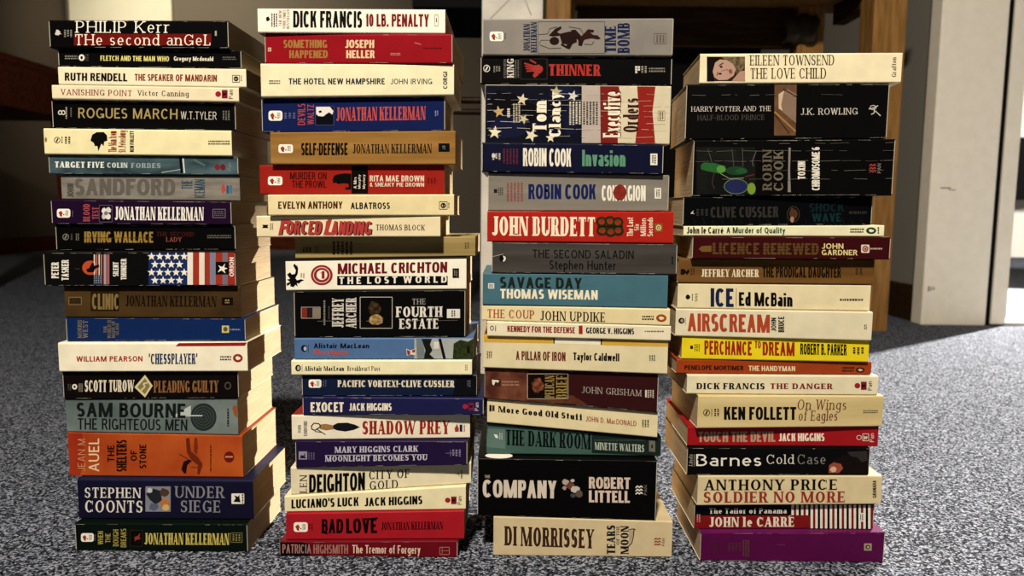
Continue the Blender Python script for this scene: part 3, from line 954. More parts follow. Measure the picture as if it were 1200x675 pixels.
book(1, (91.5, 297, 563, 564, 606, 607.5), '#1d1c38', 'thick navy paperback with big serif capitals and square battle picture in leftmost stack', 'A6', [
    t(AL, 'r', 'STEPHEN', 238, 145, 502, 193, '#dcd7cc'), t(AL, 'r', 'COONTS', 240, 205, 508, 261, '#dcd7cc'), t(TL, 'r', 'UNDER', 658, 139, 895, 193, '#8d8b94'), t(TL, 'r', 'SIEGE', 688, 205, 872, 261, '#8d8b94'),
    r(PI, 522, 140, 640, 258, '#8a8c96'), ('p', PI, [[(524, 175), (560, 150), (592, 160), (600, 205), (570, 225), (545, 205)]], '#2c3038'), blob(PI, 585, 145, 636, 190, '#5a4438', 3), blob(PI, 590, 190, 638, 240, '#c47a38', 5), blob(PI, 535, 215, 585, 255, '#5d6a86', 7), blob(PI, 598, 222, 636, 256, '#d8b06a', 9), blob(PI, 528, 145, 556, 172, '#c2c2c6', 9),
    rr(LG, 925, 173, 985, 222, '#e6e0d2', .1), ('p', LG, [[(934, 212), (945, 195), (938, 182), (956, 188), (962, 178), (964, 198), (968, 214)]], '#17161c'), sm(973, 176, 984, 220, '#2a2830', 1, True)], off=-10, top='#25284a', tb=2.6)
book(1, (88.7, 290, 615.5, 615.5, 645.5, 647.5), '#0e1a13', 'greenish black paperback with yellow lettering and red leaf picture, bottom of leftmost stack', 'A6', [
    rooster(220, 359, 280, 399), sm(283, 365, 291, 395, '#55604f', 1, True), t(TL, 's', 'WHEN', 299, 350, 324, 412, '#b2a452', 90), t(TL, 's', 'THE', 334, 360, 358, 404, '#b2a452', 90), t(TL, 's', 'BOUGH', 370, 342, 396, 420, '#b2a452', 90), t(TL, 's', 'BREAKS', 406, 338, 432, 425, '#b2a452', 90),
    r(PI, 450, 345, 508, 420, '#120d0b'), fr(PI, 450, 345, 508, 420, 2, '#3a3a2c'), ('p', PI, [[(468, 378), (485, 372), (498, 358), (494, 378), (500, 386), (480, 390), (470, 398), (474, 386)]], '#a83c2c'),
    t(AL, 'R', 'JONATHAN KELLERMAN', 517, 358, 915, 412, '#c9b860'), fr(SP, 922, 358, 975, 402, 2.5, '#8a8450'), sm(928, 364, 970, 396, '#8a8450', 3, True)], off=0, wear=.4)

# ---- second stack
book(2, (302, 521.7, 9.5, 10.8, 35, 36), '#eee8d6', 'white paperback with heavy black and red capitals, topmost of the second stack', 'B1', [
    blob(LG, 94, 85, 118, 112, '#14110f', 4), sm(122, 70, 158, 140, '#4a443c', 3, True), t(SP, 's', 'THE NEW', 163, 54, 178, 135, '#a8886c', 90), t(SP, 's', 'YORK TIMES', 184, 52, 199, 150, '#a8886c', 90), t(SP, 's', 'BESTSELLER', 204, 48, 219, 150, '#a8886c', 90),
    t(AL, 'h', 'DICK FRANCIS', 238, 56, 597, 143, '#141110'), t(TL, 'h', '10 LB. PENALTY', 615, 72, 945, 138, '#8e1c22'), fr(SP, 975, 78, 993, 135, 2, '#5a5448'), sm(980, 95, 989, 118, '#3a342c', 1, True)], off=3, yaw=0, bottom='#8a1c22')
book(2, (310.7, 530, 43, 43, 73, 73), '#a3141f', 'bright red paperback with gold and cream block lettering, second from top of second stack', 'B1', [
    t(TL, 'h', 'SOMETHING', 188, 208, 415, 250, '#a87c3e'), t(TL, 'h', 'HAPPENED', 218, 262, 418, 303, '#a87c3e'), t(AL, 'h', 'JOSEPH', 508, 208, 660, 250, '#e2c69c'), t(AL, 'h', 'HELLER', 515, 262, 663, 303, '#e2c69c'),
    r(LG, 107, 248, 124, 268, '#c8b49c'), sm(110, 252, 122, 265, '#5a1014', 2), sm(915, 246, 1012, 257, '#5c0a10', 1), sm(745, 275, 800, 290, '#c88a80', 2), ln(SP, [(870, 222), (905, 232)], 2, '#d8a8a0')], off=2, yaw=1.6, wear=.3, depth=112)
book(2, (305.7, 532, 76, 77, 110, 109), '#e6dfb8', 'cream paperback with plain navy capitals, third from the top of the second stack', 'B1', [
    sm(113, 416, 170, 440, '#4a4438', 2), t(TL, 'b', 'THE HOTEL NEW HAMPSHIRE', 215, 408, 715, 439, '#202c46'), t(AL, 's', 'JOHN IRVING', 745, 410, 962, 438, '#3a3a40'), t(LG, 'b', 'CORGI', 1019, 374, 1041, 462, '#1a1614', 90)], off=2, yaw=-.2)
book(2, (307, 521.3, 119, 115.5, 153, 150.5), '#182762', 'navy paperback with salmon lettering and a white mask picture in the second stack', 'B2', [
    rooster(110, 110, 182, 162), sm(188, 120, 255, 152, '#5a6090', 3, True), t(TL, 's', 'DEVILS', 262, 74, 301, 185, '#b44c4c', 90), t(TL, 's', 'WALTZ', 312, 78, 346, 182, '#b44c4c', 90),
    r(PI, 355, 88, 450, 185, '#0c0d18'), ('p', PI, [[(358, 90), (430, 90), (448, 112), (442, 130), (425, 118), (410, 128), (395, 140), (370, 138), (358, 128)]], '#e2ddd2'), ('p', PI, [[(370, 112), (384, 108), (388, 118), (375, 122)]], '#0c0d18'), fr(PI, 355, 88, 450, 185, 2, '#5a6090'),
    t(AL, 'R', 'JONATHAN KELLERMAN', 462, 93, 928, 164, '#c4524c'), sm(975, 110, 996, 138, '#8a90b4', 2, True)], off=-3, wear=.5)
book(2, (317, 533.5, 157.5, 156.3, 190, 189.4), '#a87c40', 'tan gold paperback with heavy black title and black end box in the second stack', 'B2', [
    rooster(162, 285, 237, 330), t(TL, 'h', 'SELF-DEFENSE', 280, 278, 522, 342, '#15100c'), t(AL, 'r', 'JONATHAN KELLERMAN', 548, 284, 960, 332, '#241a10'), r(SP, 995, 280, 1053, 324, '#120f0d'), sm(1014, 292, 1032, 312, '#6a8a84', 2, True)], off=2, m=mat('#ab7f42', .4, '#8c632e', 10, (.6, 1, 8)))
book(2, (304.6, 520.6, 196, 197, 226.5, 226.5), '#aa261c', 'red paperback with crouching black cat and black upright band in the second stack', 'B2', [
    rooster(107, 452, 182, 498), t(TL, 's', 'MURDER ON', 222, 430, 412, 468, '#44100c'), t(TL, 's', 'THE PROWL', 232, 474, 410, 511, '#44100c'),
    ('p', PI, [[(443, 470), (452, 448), (475, 440), (505, 436), (540, 438), (540, 520), (512, 522), (508, 510), (528, 508), (526, 490), (500, 488), (470, 492), (462, 484), (446, 488)]], '#0e0b0a'), r(BD, 542, 398, 628, 545, '#0e0b0a'),
    t(SP, 'b', 'A Mrs', 553, 456, 568, 515, '#dcd4c4', 90), t(SP, 'b', 'Murphy', 576, 442, 592, 516, '#dcd4c4', 90), t(SP, 'b', 'Mystery', 600, 442, 616, 516, '#dcd4c4', 90), t(AL, 'b', 'RITA MAE BROWN', 637, 447, 920, 478, '#e2cdb4'), t(AL, 'b', '& SNEAKY PIE BROWN', 637, 484, 920, 505, '#e2cdb4'), sm(935, 460, 985, 490, '#7a1812', 3, True)], off=-3)
book(2, (314.3, 532, 229.5, 228.5, 251.5, 251), '#e4d4a2', 'cream paperback with brown bold author name and square swirl logo in second stack', 'B3', [
    t(AL, 'b', 'EVELYN ANTHONY', 160, 72, 495, 110, '#5c2c16'), t(TL, 'b', 'ALBATROSS', 538, 77, 742, 111, '#20161c'), sqlogo(1000, 73, 1040, 112), sm(1044, 78, 1054, 108, '#5a5040', 1, True)], off=3, yaw=-1.3)
book(2, (300.8, 516, 254, 254.7, 275.8, 277.4), '#e6d6ae', 'cream paperback with slanted red title letters, sticking out left in the second stack', 'B3', [
    ('p', LG, [[(76, 193), (110, 193), (104, 202), (110, 210), (76, 210), (82, 202)]], '#1a1512'), sm(116, 185, 136, 218, '#6a6048', 2, True), t(TL, 'h', 'FORCED LANDING', 172, 176, 652, 246, '#4a2420', 0, .22), t(TL, 'h', 'FORCED LANDING', 166, 172, 646, 242, '#bd4440', 0, .22), t(TL, 'h', 'F', 160, 166, 225, 248, '#bd4440', 0, .22), t(TL, 'h', 'L', 395, 164, 458, 246, '#bd4440', 0, .22), t(AL, 'r', 'THOMAS BLOCK', 670, 192, 925, 221, '#2a2620')], off=0)
book(2, (346, 557, 279.5, 277, 301, 299), '#a8935e', 'plain tan paperback with right end poking out past neighbours in the second stack', 'B3', [
    sm(440, 280, 552, 348, '#2c2212', 5, True), sm(285, 310, 335, 336, '#3a2c18', 3, True), sm(350, 305, 372, 338, '#7c6a40', 2, True), sm(1130, 285, 1156, 320, '#6a5a34', 2, True)], off=-14, m=mat('#b09a64', .45, '#937d4c', 10, (.6, 1, 8)))
book(2, (335, 546.5, 307, 303, 338.8, 336.5), '#efe9d4', 'white paperback with red ring and dark red author capitals in the second stack', 'B3', [
    ('p', PI, [[(206, 452), (222, 440), (232, 452), (248, 448), (252, 430), (238, 405), (246, 395), (256, 408), (258, 400), (264, 420), (262, 448), (250, 470), (258, 482), (280, 476), (296, 482), (280, 488), (268, 500), (258, 495), (262, 515), (250, 505), (240, 518), (222, 512), (226, 500), (206, 512), (204, 498), (222, 490), (205, 478), (222, 474)]], '#12100f'), sm(275, 445, 300, 470, '#c88a78', 2, True),
    e(PI, 330, 402, 444, 508, '#a4282a'), e(PI, 360, 428, 416, 480, '#efe9d4'), t(PI, 'h', '1', 372, 434, 402, 474, '#a4282a'), ring(PI, 342, 413, 432, 497, 4, '#e6c8bc'), t(AL, 'h', 'MICHAEL CRICHTON', 470, 394, 1040, 450, '#7e1c22'), r(BD, 467, 460, 1043, 508, '#12100f'), t(TL, 'h', 'T H E  L O S T  W O R L D', 478, 466, 1038, 502, '#e9e3d2'), r(SP, 1068, 420, 1102, 470, '#12100f'), sm(1074, 428, 1096, 462, '#8a847a', 2, True)], off=-3, yaw=0, top='#100e0e', tb=2.2)
book(2, (345, 545, 343, 342, 394.5, 393.5), '#0f0e0e', 'very thick black paperback with framed picture between white serif names in second stack', 'B4', [
    r(LG, 192, 155, 222, 213, '#8a3228'), r(LG, 224, 157, 248, 211, '#2a2624'), fr(LG, 192, 155, 290, 213, 3, '#a89c8c'), r(LG, 250, 158, 288, 210, '#8a7f70'), sm(305, 120, 320, 250, '#8a857a', 1, True), sm(330, 150, 342, 220, '#55524a', 1, True),
    t(AL, 'R', 'JEFFREY', 352, 108, 412, 262, '#cfc9bd', 90), t(AL, 'R', 'ARCHER', 424, 105, 478, 265, '#cfc9bd', 90), fr(PI, 498, 103, 665, 265, 3, '#c2bcb0'), blob(PI, 535, 118, 610, 205, mat('#5a4428', .4, '#1c140c', 260), 3), blob(PI, 538, 190, 622, 252, mat('#c4a468', .4, '#6a4c28', 300), 6, 18, .2),
    t(TL, 'r', 'THE', 770, 111, 838, 141, '#98938a'), t(TL, 'R', 'FOURTH', 683, 153, 928, 207, '#dbd5c8'), t(TL, 'R', 'ESTATE', 700, 216, 905, 268, '#dbd5c8'), r(SP, 950, 165, 1018, 212, '#dcd7ca'), sm(972, 172, 996, 206, '#17130f', 2, True)], off=-2, wear=.4, creases=(.36,), crc='#8a867e')
book(2, (345, 554.8, 397.8, 397.8, 421, 421), '#5678a8', 'light blue paperback with a landscape picture at its right end in second stack', 'B4', [
    r(PI, 780, 318, 1090, 430, '#a9aeac'), ('p', PI, [[(790, 318), (825, 318), (838, 430), (795, 430)]], '#7c8488'), ('p', PI, [[(818, 318), (872, 320), (862, 350), (875, 380), (860, 400), (885, 428), (830, 430), (838, 380)]], '#20221c'), ('p', PI, [[(905, 318), (920, 318), (945, 430), (930, 430)]], '#17150f'), r(PI, 882, 335, 908, 372, '#d6d2c4'), ('p', PI, [[(985, 345), (1020, 325), (1060, 335), (1090, 318), (1090, 430), (980, 430)]], mat('#3c4a22', .5, '#26301a', 300)), r(PI, 1055, 360, 1068, 395, '#14140e'),
    ('p', LG, [[(738, 372), (760, 380), (790, 370), (786, 405), (762, 402), (742, 408)]], '#d8d2c6'), ('p', LG, [[(740, 376), (760, 384), (758, 402), (745, 405)]], '#a83a34'), ('p', LG, [[(768, 380), (786, 374), (784, 390), (770, 392)]], '#a83a34'), e(LG, 190, 352, 224, 388, '#18223a'), e(LG, 204, 360, 220, 382, '#a8b4c8'), ln(LG, [(229, 350), (229, 392)], 2, '#18223a'),
    t(AL, 'h', 'Alistair MacLean', 257, 343, 545, 369, '#14161e'), t(TL, 'h', 'Floodgate', 257, 377, 437, 410, '#c65640')], off=0)
book(2, (341.5, 553, 422.8, 422, 437.5, 438), '#eae2b8', 'thin cream paperback with small black serif lettering in the second stack', 'B4', [
    e(LG, 160, 455, 190, 490, '#1c1a18'), e(LG, 170, 462, 184, 484, '#b8b298'), ln(LG, [(196, 455), (196, 492)], 2, '#1c1a18'), t(AL, 'R', 'Alistair MacLean', 208, 462, 415, 487, '#1c1816'), t(TL, 'r', 'Breakheart Pass', 430, 461, 602, 487, '#686050'), sm(1044, 455, 1058, 485, '#8a7a48', 2, True)], off=3)
book(2, (354, 558.6, 441.2, 440.5, 462.3, 464), '#1a2748', 'dark navy paperback with one line of bold cream slab lettering in second stack', 'B5', [
    ('p', BD, [[(985, 130), (1000, 55), (1108, 48), (1108, 158), (975, 150)]], '#14151c'), rooster(230, 65, 296, 108), sm(302, 70, 325, 104, '#55607e', 2, True), t(TL, 'B', 'PACIFIC VORTEX!·CLIVE CUSSLER', 380, 69, 990, 104, '#e4d8bc'), sm(1055, 70, 1075, 105, '#6a6c74', 2, True)], off=-1, wear=.5)
book(2, (355, 566.5, 467, 467, 484.8, 484.2), '#25275c', 'thin indigo paperback with bold cream capitals and red publisher mark in second stack', 'B5', [
    t(TL, 'h', 'EXOCET', 240, 184, 412, 235, '#e8dec6'), t(AL, 'h', 'JACK HIGGINS', 440, 189, 662, 228, '#e8dec6'), pan(1032, 185, 1115, 228, '#b02c3c', '#8e2440', '#c8b8b8')], off=2, yaw=2.0, wear=.3)
book(2, (342, 550.7, 488, 486.5, 514.4, 513.7), '#eae1c8', 'cream paperback with a dark feather picture and red serif title in second stack', 'B5', [
    t(AL, 'r', 'JOHN', 174, 302, 190, 345, '#2a2422', 90), t(AL, 'r', 'SANDFORD', 204, 282, 222, 360, '#2a2422', 90),
    ('p', PI, [[(355, 305), (380, 292), (430, 290), (470, 300), (497, 313), (465, 328), (420, 336), (378, 330), (358, 322)]], '#1c1c24'), ('p', PI, [[(285, 300), (320, 296), (358, 304), (358, 324), (320, 330), (288, 322)]], '#a87c4a'), ln(PI, [(242, 310), (258, 292), (285, 296), (292, 310), (262, 330), (245, 322), (246, 305)], 5, '#3a2a1c'), ln(PI, [(270, 322), (318, 352)], 4, '#3a2a1c'), ln(PI, [(262, 335), (300, 340)], 3, '#3a2a1c'),
    t(TL, 'R', 'SHADOW PREY', 510, 281, 965, 352, '#aa2a20'), ('p', LG, [[(992, 338), (990, 318), (998, 306), (1002, 296), (1008, 310), (1013, 322), (1010, 338)]], '#b8402c'), r(LG, 1016, 300, 1030, 337, '#22284a'), r(LG, 1032, 300, 1038, 337, '#d8d4cc'), r(LG, 1039, 302, 1043, 337, '#a83a34')], off=-3, yaw=-.6, top='#a02a22')
book(2, (346.5, 547.4, 518, 516.5, 547, 543), '#2c1c4a', 'dark violet paperback with two lines of pale capitals in the second stack', 'B5', [
    t(AL, 'R', 'MARY HIGGINS CLARK', 365, 416, 800, 447, '#c6c2cc'), ln(TL, [(315, 460), (848, 456)], 2.5, '#b8b4c0'), t(TL, 'R', 'MOONLIGHT BECOMES YOU', 315, 463, 848, 493, '#c6c2cc'), r(LG, 178, 440, 222, 482, '#9a94a2'), ('p', LG, [[(184, 476), (190, 458), (202, 462), (214, 446), (210, 466), (218, 476)]], '#2c1c4a'), sm(226, 445, 264, 482, '#6a6080', 3, True),
    ln(SP, [(944, 449), (1000, 449)], 2, '#8a84a0'), ln(SP, [(968, 432), (968, 466)], 2, '#8a84a0'), sm(975, 430, 1026, 466, '#8a84a0', 3, True)], off=2, yaw=1.6, wear=.3)
book(2, (341, 552, 549, 544, 581, 567.5), '#e4d9b6', 'cream paperback with huge black condensed lettering, sloping left, in the second stack', 'B6', [
    t(AL, 'r', 'LEN', 184, 72, 221, 170, '#2a2420', 90), t(AL, 'h', 'DEIGHTON', 232, 72, 523, 166, '#12100f'), t(TL, 'r', 'CITY OF', 545, 52, 755, 97, '#2a2420'), t(TL, 'r', 'GOLD', 548, 106, 695, 150, '#2a2420'), ('p', LG, [[(995, 72), (1012, 60), (1016, 84), (1008, 68)]], '#4a4238'), sm(1020, 50, 1034, 95, '#5a5244', 1, True)], off=-4, yaw=-.8)
book(2, (333.6, 545.8, 580.5, 568.5, 600.3, 596.3), '#eadfb4', 'cream paperback with bold black condensed capitals, third from bottom of the second stack', 'B6', [
    t(TL, 'h', "LUCIANO'S LUCK", 140, 201, 490, 248, '#15110f'), t(AL, 'h', 'JACK HIGGINS', 520, 193, 822, 237, '#15110f'), pan(940, 184, 1026, 228)], off=-1)
book(2, (335.4, 544, 601.5, 599, 631.8, 629), '#b8202b', 'scarlet paperback with rough black brush title, second from bottom of the second stack', 'B6', [
    rooster(152, 320, 225, 370), sm(228, 328, 254, 362, '#6a1016', 2, True), t(TL, 'h', 'BAD', 297, 304, 410, 378, '#120c0c', 0, .03), t(TL, 'h', 'LOVE', 424, 300, 586, 378, '#120c0c', 0, -.04), ln(TL, [(520, 304), (590, 298)], 8, '#120c0c'), ln(TL, [(296, 372), (330, 380)], 7, '#120c0c'), t(AL, 'r', 'JONATHAN KELLERMAN', 608, 320, 930, 360, '#2a0c0e')], off=1)
book(2, (328, 536, 635.6, 636.7, 651.4, 654), '#7c1420', 'thin dark red paperback with black left end and pale lettering, bottom of second stack', 'B6', [
    ('p', BD, [[(76, 380), (200, 395), (245, 440), (235, 510), (76, 505)]], '#120c0e'), t(AL, 's', 'PATRICIA HIGHSMITH', 93, 434, 435, 481, '#ae7a70'), t(TL, 's', 'The Tremor of Forgery', 457, 437, 812, 494, '#e0c4ae'), fr(LG, 913, 450, 962, 488, 2.5, '#c08a7c'), ln(LG, [(925, 468), (962, 468)], 2, '#c08a7c'), ln(LG, [(925, 450), (925, 488)], 2, '#c08a7c')], off=4, wear=.3, top='#8a1824')

# ---- third stack
book(3, (565.7, 788.5, 22, 21, 62.9, 65), '#8d877c', 'silver grey paperback with falling dark figure on its spine, topmost of third stack', 'C1', [
    rooster(128, 120, 200, 170), sm(204, 128, 214, 160, '#5a544c', 1, True), t(AL, 'R', 'JONATHAN', 304, 80, 338, 222, '#1e2c5a', 90), t(AL, 'R', 'KELLERMAN', 342, 70, 374, 230, '#1e2c5a', 90), fr(PI, 380, 68, 727, 233, 2.2, '#4a443c'),
    e(PI, 440, 148, 490, 190, '#2c1512'), ('p', PI, [[(490, 132), (552, 118), (580, 130), (582, 175), (545, 190), (505, 182)]], '#2c1512'), ('p', PI, [[(436, 140), (470, 105), (500, 92), (502, 104), (478, 122), (495, 132), (490, 142), (455, 145)]], '#2c1512'), ('p', PI, [[(505, 180), (525, 195), (555, 165), (566, 172), (545, 212), (530, 208), (498, 190)]], '#2c1512'),
    ('p', PI, [[(552, 112), (575, 110), (620, 160), (608, 195), (590, 192), (590, 165), (565, 140)]], '#2c1512'), ('p', PI, [[(600, 150), (640, 108), (672, 112), (668, 124), (648, 124), (668, 138), (690, 140), (706, 156), (690, 160), (660, 154), (625, 160), (605, 178)]], '#3c1a15'), ln(PI, [(382, 135), (430, 132), (440, 105), (480, 95)], 2, '#3a342c'), ln(PI, [(385, 185), (395, 165), (440, 165)], 2, '#3a342c'), ln(PI, [(390, 190), (440, 208), (500, 205)], 2, '#3a342c'), ln(PI, [(540, 95), (600, 105), (615, 130)], 2, '#3a342c'), ln(PI, [(620, 185), (660, 188), (672, 170)], 2, '#3a342c'),
    t(TL, 'B', 'TIME', 728, 92, 786, 228, '#1c2a58', 90), t(TL, 'B', 'BOMB', 794, 76, 857, 234, '#1c2a58', 90), fr(SP, 985, 130, 1048, 183, 2.2, '#5a544c'), sm(993, 138, 1042, 176, '#6a645a', 3, True)], off=2, wear=.2, top='#d2cec4', m=mat('#918b80', .35, '#86807a', 30))
book(3, (563.5, 787, 67.4, 67.4, 96.8, 100), '#0e0d0d', 'black paperback with red handprint and red slab title, second from top of third stack', 'C1', [
    ringlogo(95, 293, 130, 331, '#d8d2c4'), sm(146, 300, 186, 332, '#8a857a', 3, True), t(AL, 'r', 'STEPHEN', 201, 264, 213, 362, '#8a857a', 90), t(AL, 'R', 'KING', 218, 262, 254, 362, '#cfc9bc', 90), sm(258, 268, 284, 362, '#6a665c', 2, True), fr(PI, 290, 262, 427, 368, 2, '#4a463e'),
    blob(PI, 348, 290, 410, 342, '#b03a32', 5, 18, .2), *[ln(PI, [(308 + 4 * i, 285 + 14 * i), (358, 300 + 8 * i)], 8, '#b03a32') for i in range(4)], ln(PI, [(370, 285), (338, 268)], 8, '#b03a32'), ('p', PI, [[(360, 335), (395, 325), (378, 350), (362, 362), (352, 350)]], '#b03a32'),
    t(TL, 'B', 'THINNER', 437, 290, 708, 349, '#ba382f'), *[r(LG, 886 + 14 * (i % 2), 300 + 13 * (i // 2), 897 + 14 * (i % 2), 310 + 13 * (i // 2), '#d8d2c4') for i in range(5)], sm(915, 300, 950, 335, '#9a958a', 2, True), sm(958, 306, 1042, 334, '#8a857a', 2)], off=-1, wear=.6)
book(3, (568.6, 785.5, 101, 101.5, 163, 167), '#d2c7a8', 'very thick worn paperback with stars and red and cream stripes in third stack', 'C2', [
    r(PI, 100, 40, 608, 345, '#14172a'), blob(PI, 110, 60, 300, 200, '#0d0d12', 3), blob(PI, 180, 120, 420, 240, '#0d0d12', 5), blob(PI, 420, 45, 600, 130, '#1c2146', 7), blob(PI, 110, 200, 330, 330, '#1a1f42', 9), blob(PI, 500, 130, 605, 320, '#191d3c', 11),
    r(PI, 608, 40, 706, 345, '#b9ada2'), ('p', PI, [[(703, 40), (800, 40), (815, 120), (798, 240), (795, 345), (706, 345)]], '#8a2420'), ('p', PI, [[(896, 40), (992, 40), (976, 180), (990, 345), (886, 345), (905, 180)]], '#a02820'),
    star(PI, 298, 118, 32, '#d8cca8', .2), star(PI, 176, 182, 32, '#c8a468', -.2), star(PI, 155, 290, 36, '#e0d8b8', .1), star(PI, 345, 305, 36, '#e0d8b8', .4), star(PI, 305, 220, 28, '#c8bc98', .5), star(PI, 474, 78, 34, '#b8ac88', .1), star(PI, 562, 100, 30, '#cfd0c8', .3), star(PI, 445, 318, 26, '#e0d8b8', 0),
    sm(215, 165, 240, 215, '#cfc6b0', 1, True), sm(248, 140, 290, 240, '#b8ae98', 3, True), t(AL, 'B', 'Tom', 352, 122, 424, 284, '#ece4cc', 90), t(AL, 'B', 'Clancy', 436, 78, 516, 312, '#ece4cc', 90), sm(540, 130, 606, 250, '#cfc6b0', 4, True), sm(612, 130, 695, 250, '#3a3430', 5, True),
    t(TL, 'B', 'Executive', 722, 72, 812, 314, '#4a1410', 90), t(TL, 'B', 'Executive', 718, 78, 808, 318, '#ece0c4', 90), t(TL, 'B', 'Orders', 822, 112, 903, 288, '#4a201a', 90), fr(SP, 1005, 178, 1040, 228, 2.5, '#8a7850'), sm(1010, 184, 1035, 222, '#6a5a38', 2, True)],
    off=0, wear=1.0, creases=(.12, .25, .36, .47, .56, .66, .74, .85), crc='#cdc4b2')
book(3, (564.8, 777, 170.5, 172, 200, 203.6), '#181c3a', 'navy paperback with white condensed author name and pale green title in third stack', 'C2', [
    sm(140, 398, 188, 432, '#b8b4ac', 3, True), r(LG, 140, 402, 158, 420, '#cfcabf'), sm(195, 375, 280, 455, '#6a3040', 5, True), t(AL, 'h', 'ROBIN COOK', 302, 371, 552, 465, '#e4decc'), t(TL, 'h', 'Invasion', 610, 380, 835, 465, '#62987a'), r(SP, 965, 400, 1002, 460, '#e2dccb'), sm(972, 408, 996, 452, '#2a2830', 2, True)], off=3, yaw=.5, wear=.4)
book(3, (572, 783.5, 204, 206, 246.5, 246), '#8a8478', 'warm grey paperback with blue author name and red ball over title in third stack', 'C3', [
    r(LG, 150, 118, 168, 138, '#2a2622'), sm(172, 110, 200, 150, '#4a443c', 3, True), sm(215, 84, 305, 182, '#9a5048', 5, True), t(AL, 'h', 'ROBIN COOK', 330, 92, 680, 170, '#1e2c68'), t(TL, 'h', 'CONTAGION', 712, 98, 940, 180, '#e6e0d0'), blob(PI, 768, 92, 842, 180, mat('#a03228', .45, '#7a2a20', 300), 3, 24, .12), r(SP, 987, 112, 1021, 168, '#e2dccb'), sm(994, 120, 1015, 160, '#3a3630', 2, True)], off=-1, wear=.2, m=mat('#8f887c', .35, '#7f796e', 12, (.5, 1, 6)))
book(3, (571, 789, 248.5, 249.7, 280.5, 282.7), '#ba271d', 'bright red paperback with tall cream lettering and dark knotted ornament in third stack', 'C3', [
    t(AL, 'R', 'JOHN BURDETT', 140, 260, 675, 360, '#ecdfc2'), *[ring(PI, a, b, a + 58, b + 52, 11, '#3a2c14') for a, b in ((682, 262), (725, 258), (766, 264), (684, 308), (728, 314), (768, 308))], *[ring(PI, a, b, a + 34, b + 32, 6, '#6a5426') for a, b in ((694, 272), (738, 270), (778, 276), (698, 318), (742, 324), (780, 318))], ln(PI, [(690, 312), (822, 312)], 8, '#2a1f10'),
    t(TL, 's', 'The Last', 843, 266, 875, 364, '#ecdfc2', 90), t(TL, 's', 'Six', 881, 300, 905, 334, '#ecdfc2', 90), t(TL, 's', 'Million', 913, 271, 942, 362, '#ecdfc2', 90), t(TL, 's', 'Seconds', 949, 266, 978, 364, '#ecdfc2', 90), r(LG, 988, 298, 1028, 340, '#8a6c2c'), e(LG, 994, 304, 1022, 334, '#dcc88a'), ring(LG, 1000, 310, 1016, 328, 4, '#6a5426')], off=3)
book(3, (576.5, 793, 286, 288.6, 318.5, 320.5), '#4b4844', 'dark grey paperback with dim black lettering and round moon logo in third stack', 'C3', [
    t(TL, 's', 'THE SECOND SALADIN', 352, 433, 878, 476, '#1a1816'), t(AL, 's', 'Stephen Hunter', 440, 488, 785, 549, '#1a1816'), e(LG, 178, 460, 215, 498, '#141210'), ('p', LG, [[(197, 464), (210, 470), (213, 482), (206, 494), (196, 496), (202, 480)]], '#d8d2c4'), ln(SP, [(140, 470), (200, 456)], 2, '#c2bcae'), sm(1072, 470, 1088, 510, '#1a1816', 1, True)], off=2, wear=.5, m=mat('#55514c', .4, '#3f3c39', 10, (.5, 1, 7)))
book(3, (565.7, 782.4, 321.3, 323.8, 355.8, 359.5), '#4c7886', 'teal paperback with dark and cream bold lettering in the third stack', 'C4', [
    t(TL, 'h', 'SAVAGE DAY', 182, 64, 608, 121, '#262e28'), t(AL, 'h', 'THOMAS WISEMAN', 183, 127, 690, 176, '#eae0c2'), r(LG, 120, 97, 152, 125, '#d8d6c8'), sm(125, 102, 148, 121, '#3a5a64', 2)], off=1)
book(3, (565, 785, 359, 364, 374, 381), '#e2d2a2', 'thin cream paperback with orange and black serif titles and orange oval in third stack', 'C4', [
    t(TL, 'r', 'THE COUP', 117, 232, 360, 277, '#b2582c'), t(AL, 'r', 'JOHN UPDIKE', 390, 241, 728, 290, '#1c1614'), sm(922, 264, 985, 292, '#1c1614', 2), oval(995, 259, 1049, 299, '#a84a26', '#e2d2a2')], off=1, yaw=.8)
book(3, (571, 786, 378, 383, 393.2, 398.4), '#e4dabb', 'thin cream paperback with red block between red and black titles in third stack', 'C4', [
    t(TL, 'h', 'KENNEDY FOR THE DEFENSE', 220, 318, 572, 350, '#9c2c26'), r(BD, 592, 318, 612, 362, '#b02a26'), t(AL, 'h', 'GEORGE V. HIGGINS', 630, 327, 880, 358, '#1c1614'), ring(LG, 130, 318, 150, 344, 4, '#4a443a'), sm(154, 318, 164, 346, '#6a6252', 1, True), sm(935, 342, 1035, 355, '#6a6252', 1)], off=2)
book(3, (566.5, 782.4, 394.5, 400.5, 429, 434), '#dccfa6', 'pale cream paperback with a yellow and white top edge band in third stack', 'C4', [
    ('p', BD, [[(88, 365), (458, 380), (458, 410), (88, 404)]], '#d6a83c'), ('p', BD, [[(468, 380), (705, 392), (705, 418), (468, 411)]], '#e8e0c4'), ('p', BD, [[(715, 393), (1060, 398), (1060, 428), (715, 419)]], '#d6a83c'), ln(BD, [(463, 380), (463, 411)], 7, '#2a2418'), ln(BD, [(710, 388), (710, 418)], 7, '#2a2418'),
    t(TL, 'h', 'A PILLAR OF IRON', 265, 450, 523, 497, '#7a3022'), t(AL, 'h', 'Taylor Caldwell', 563, 457, 803, 510, '#1c1614'), sm(112, 452, 142, 490, '#3a342a', 3, True), sm(958, 472, 992, 502, '#4a4438', 3, True)], off=-1, tb=2.5, top='#d6a83c')
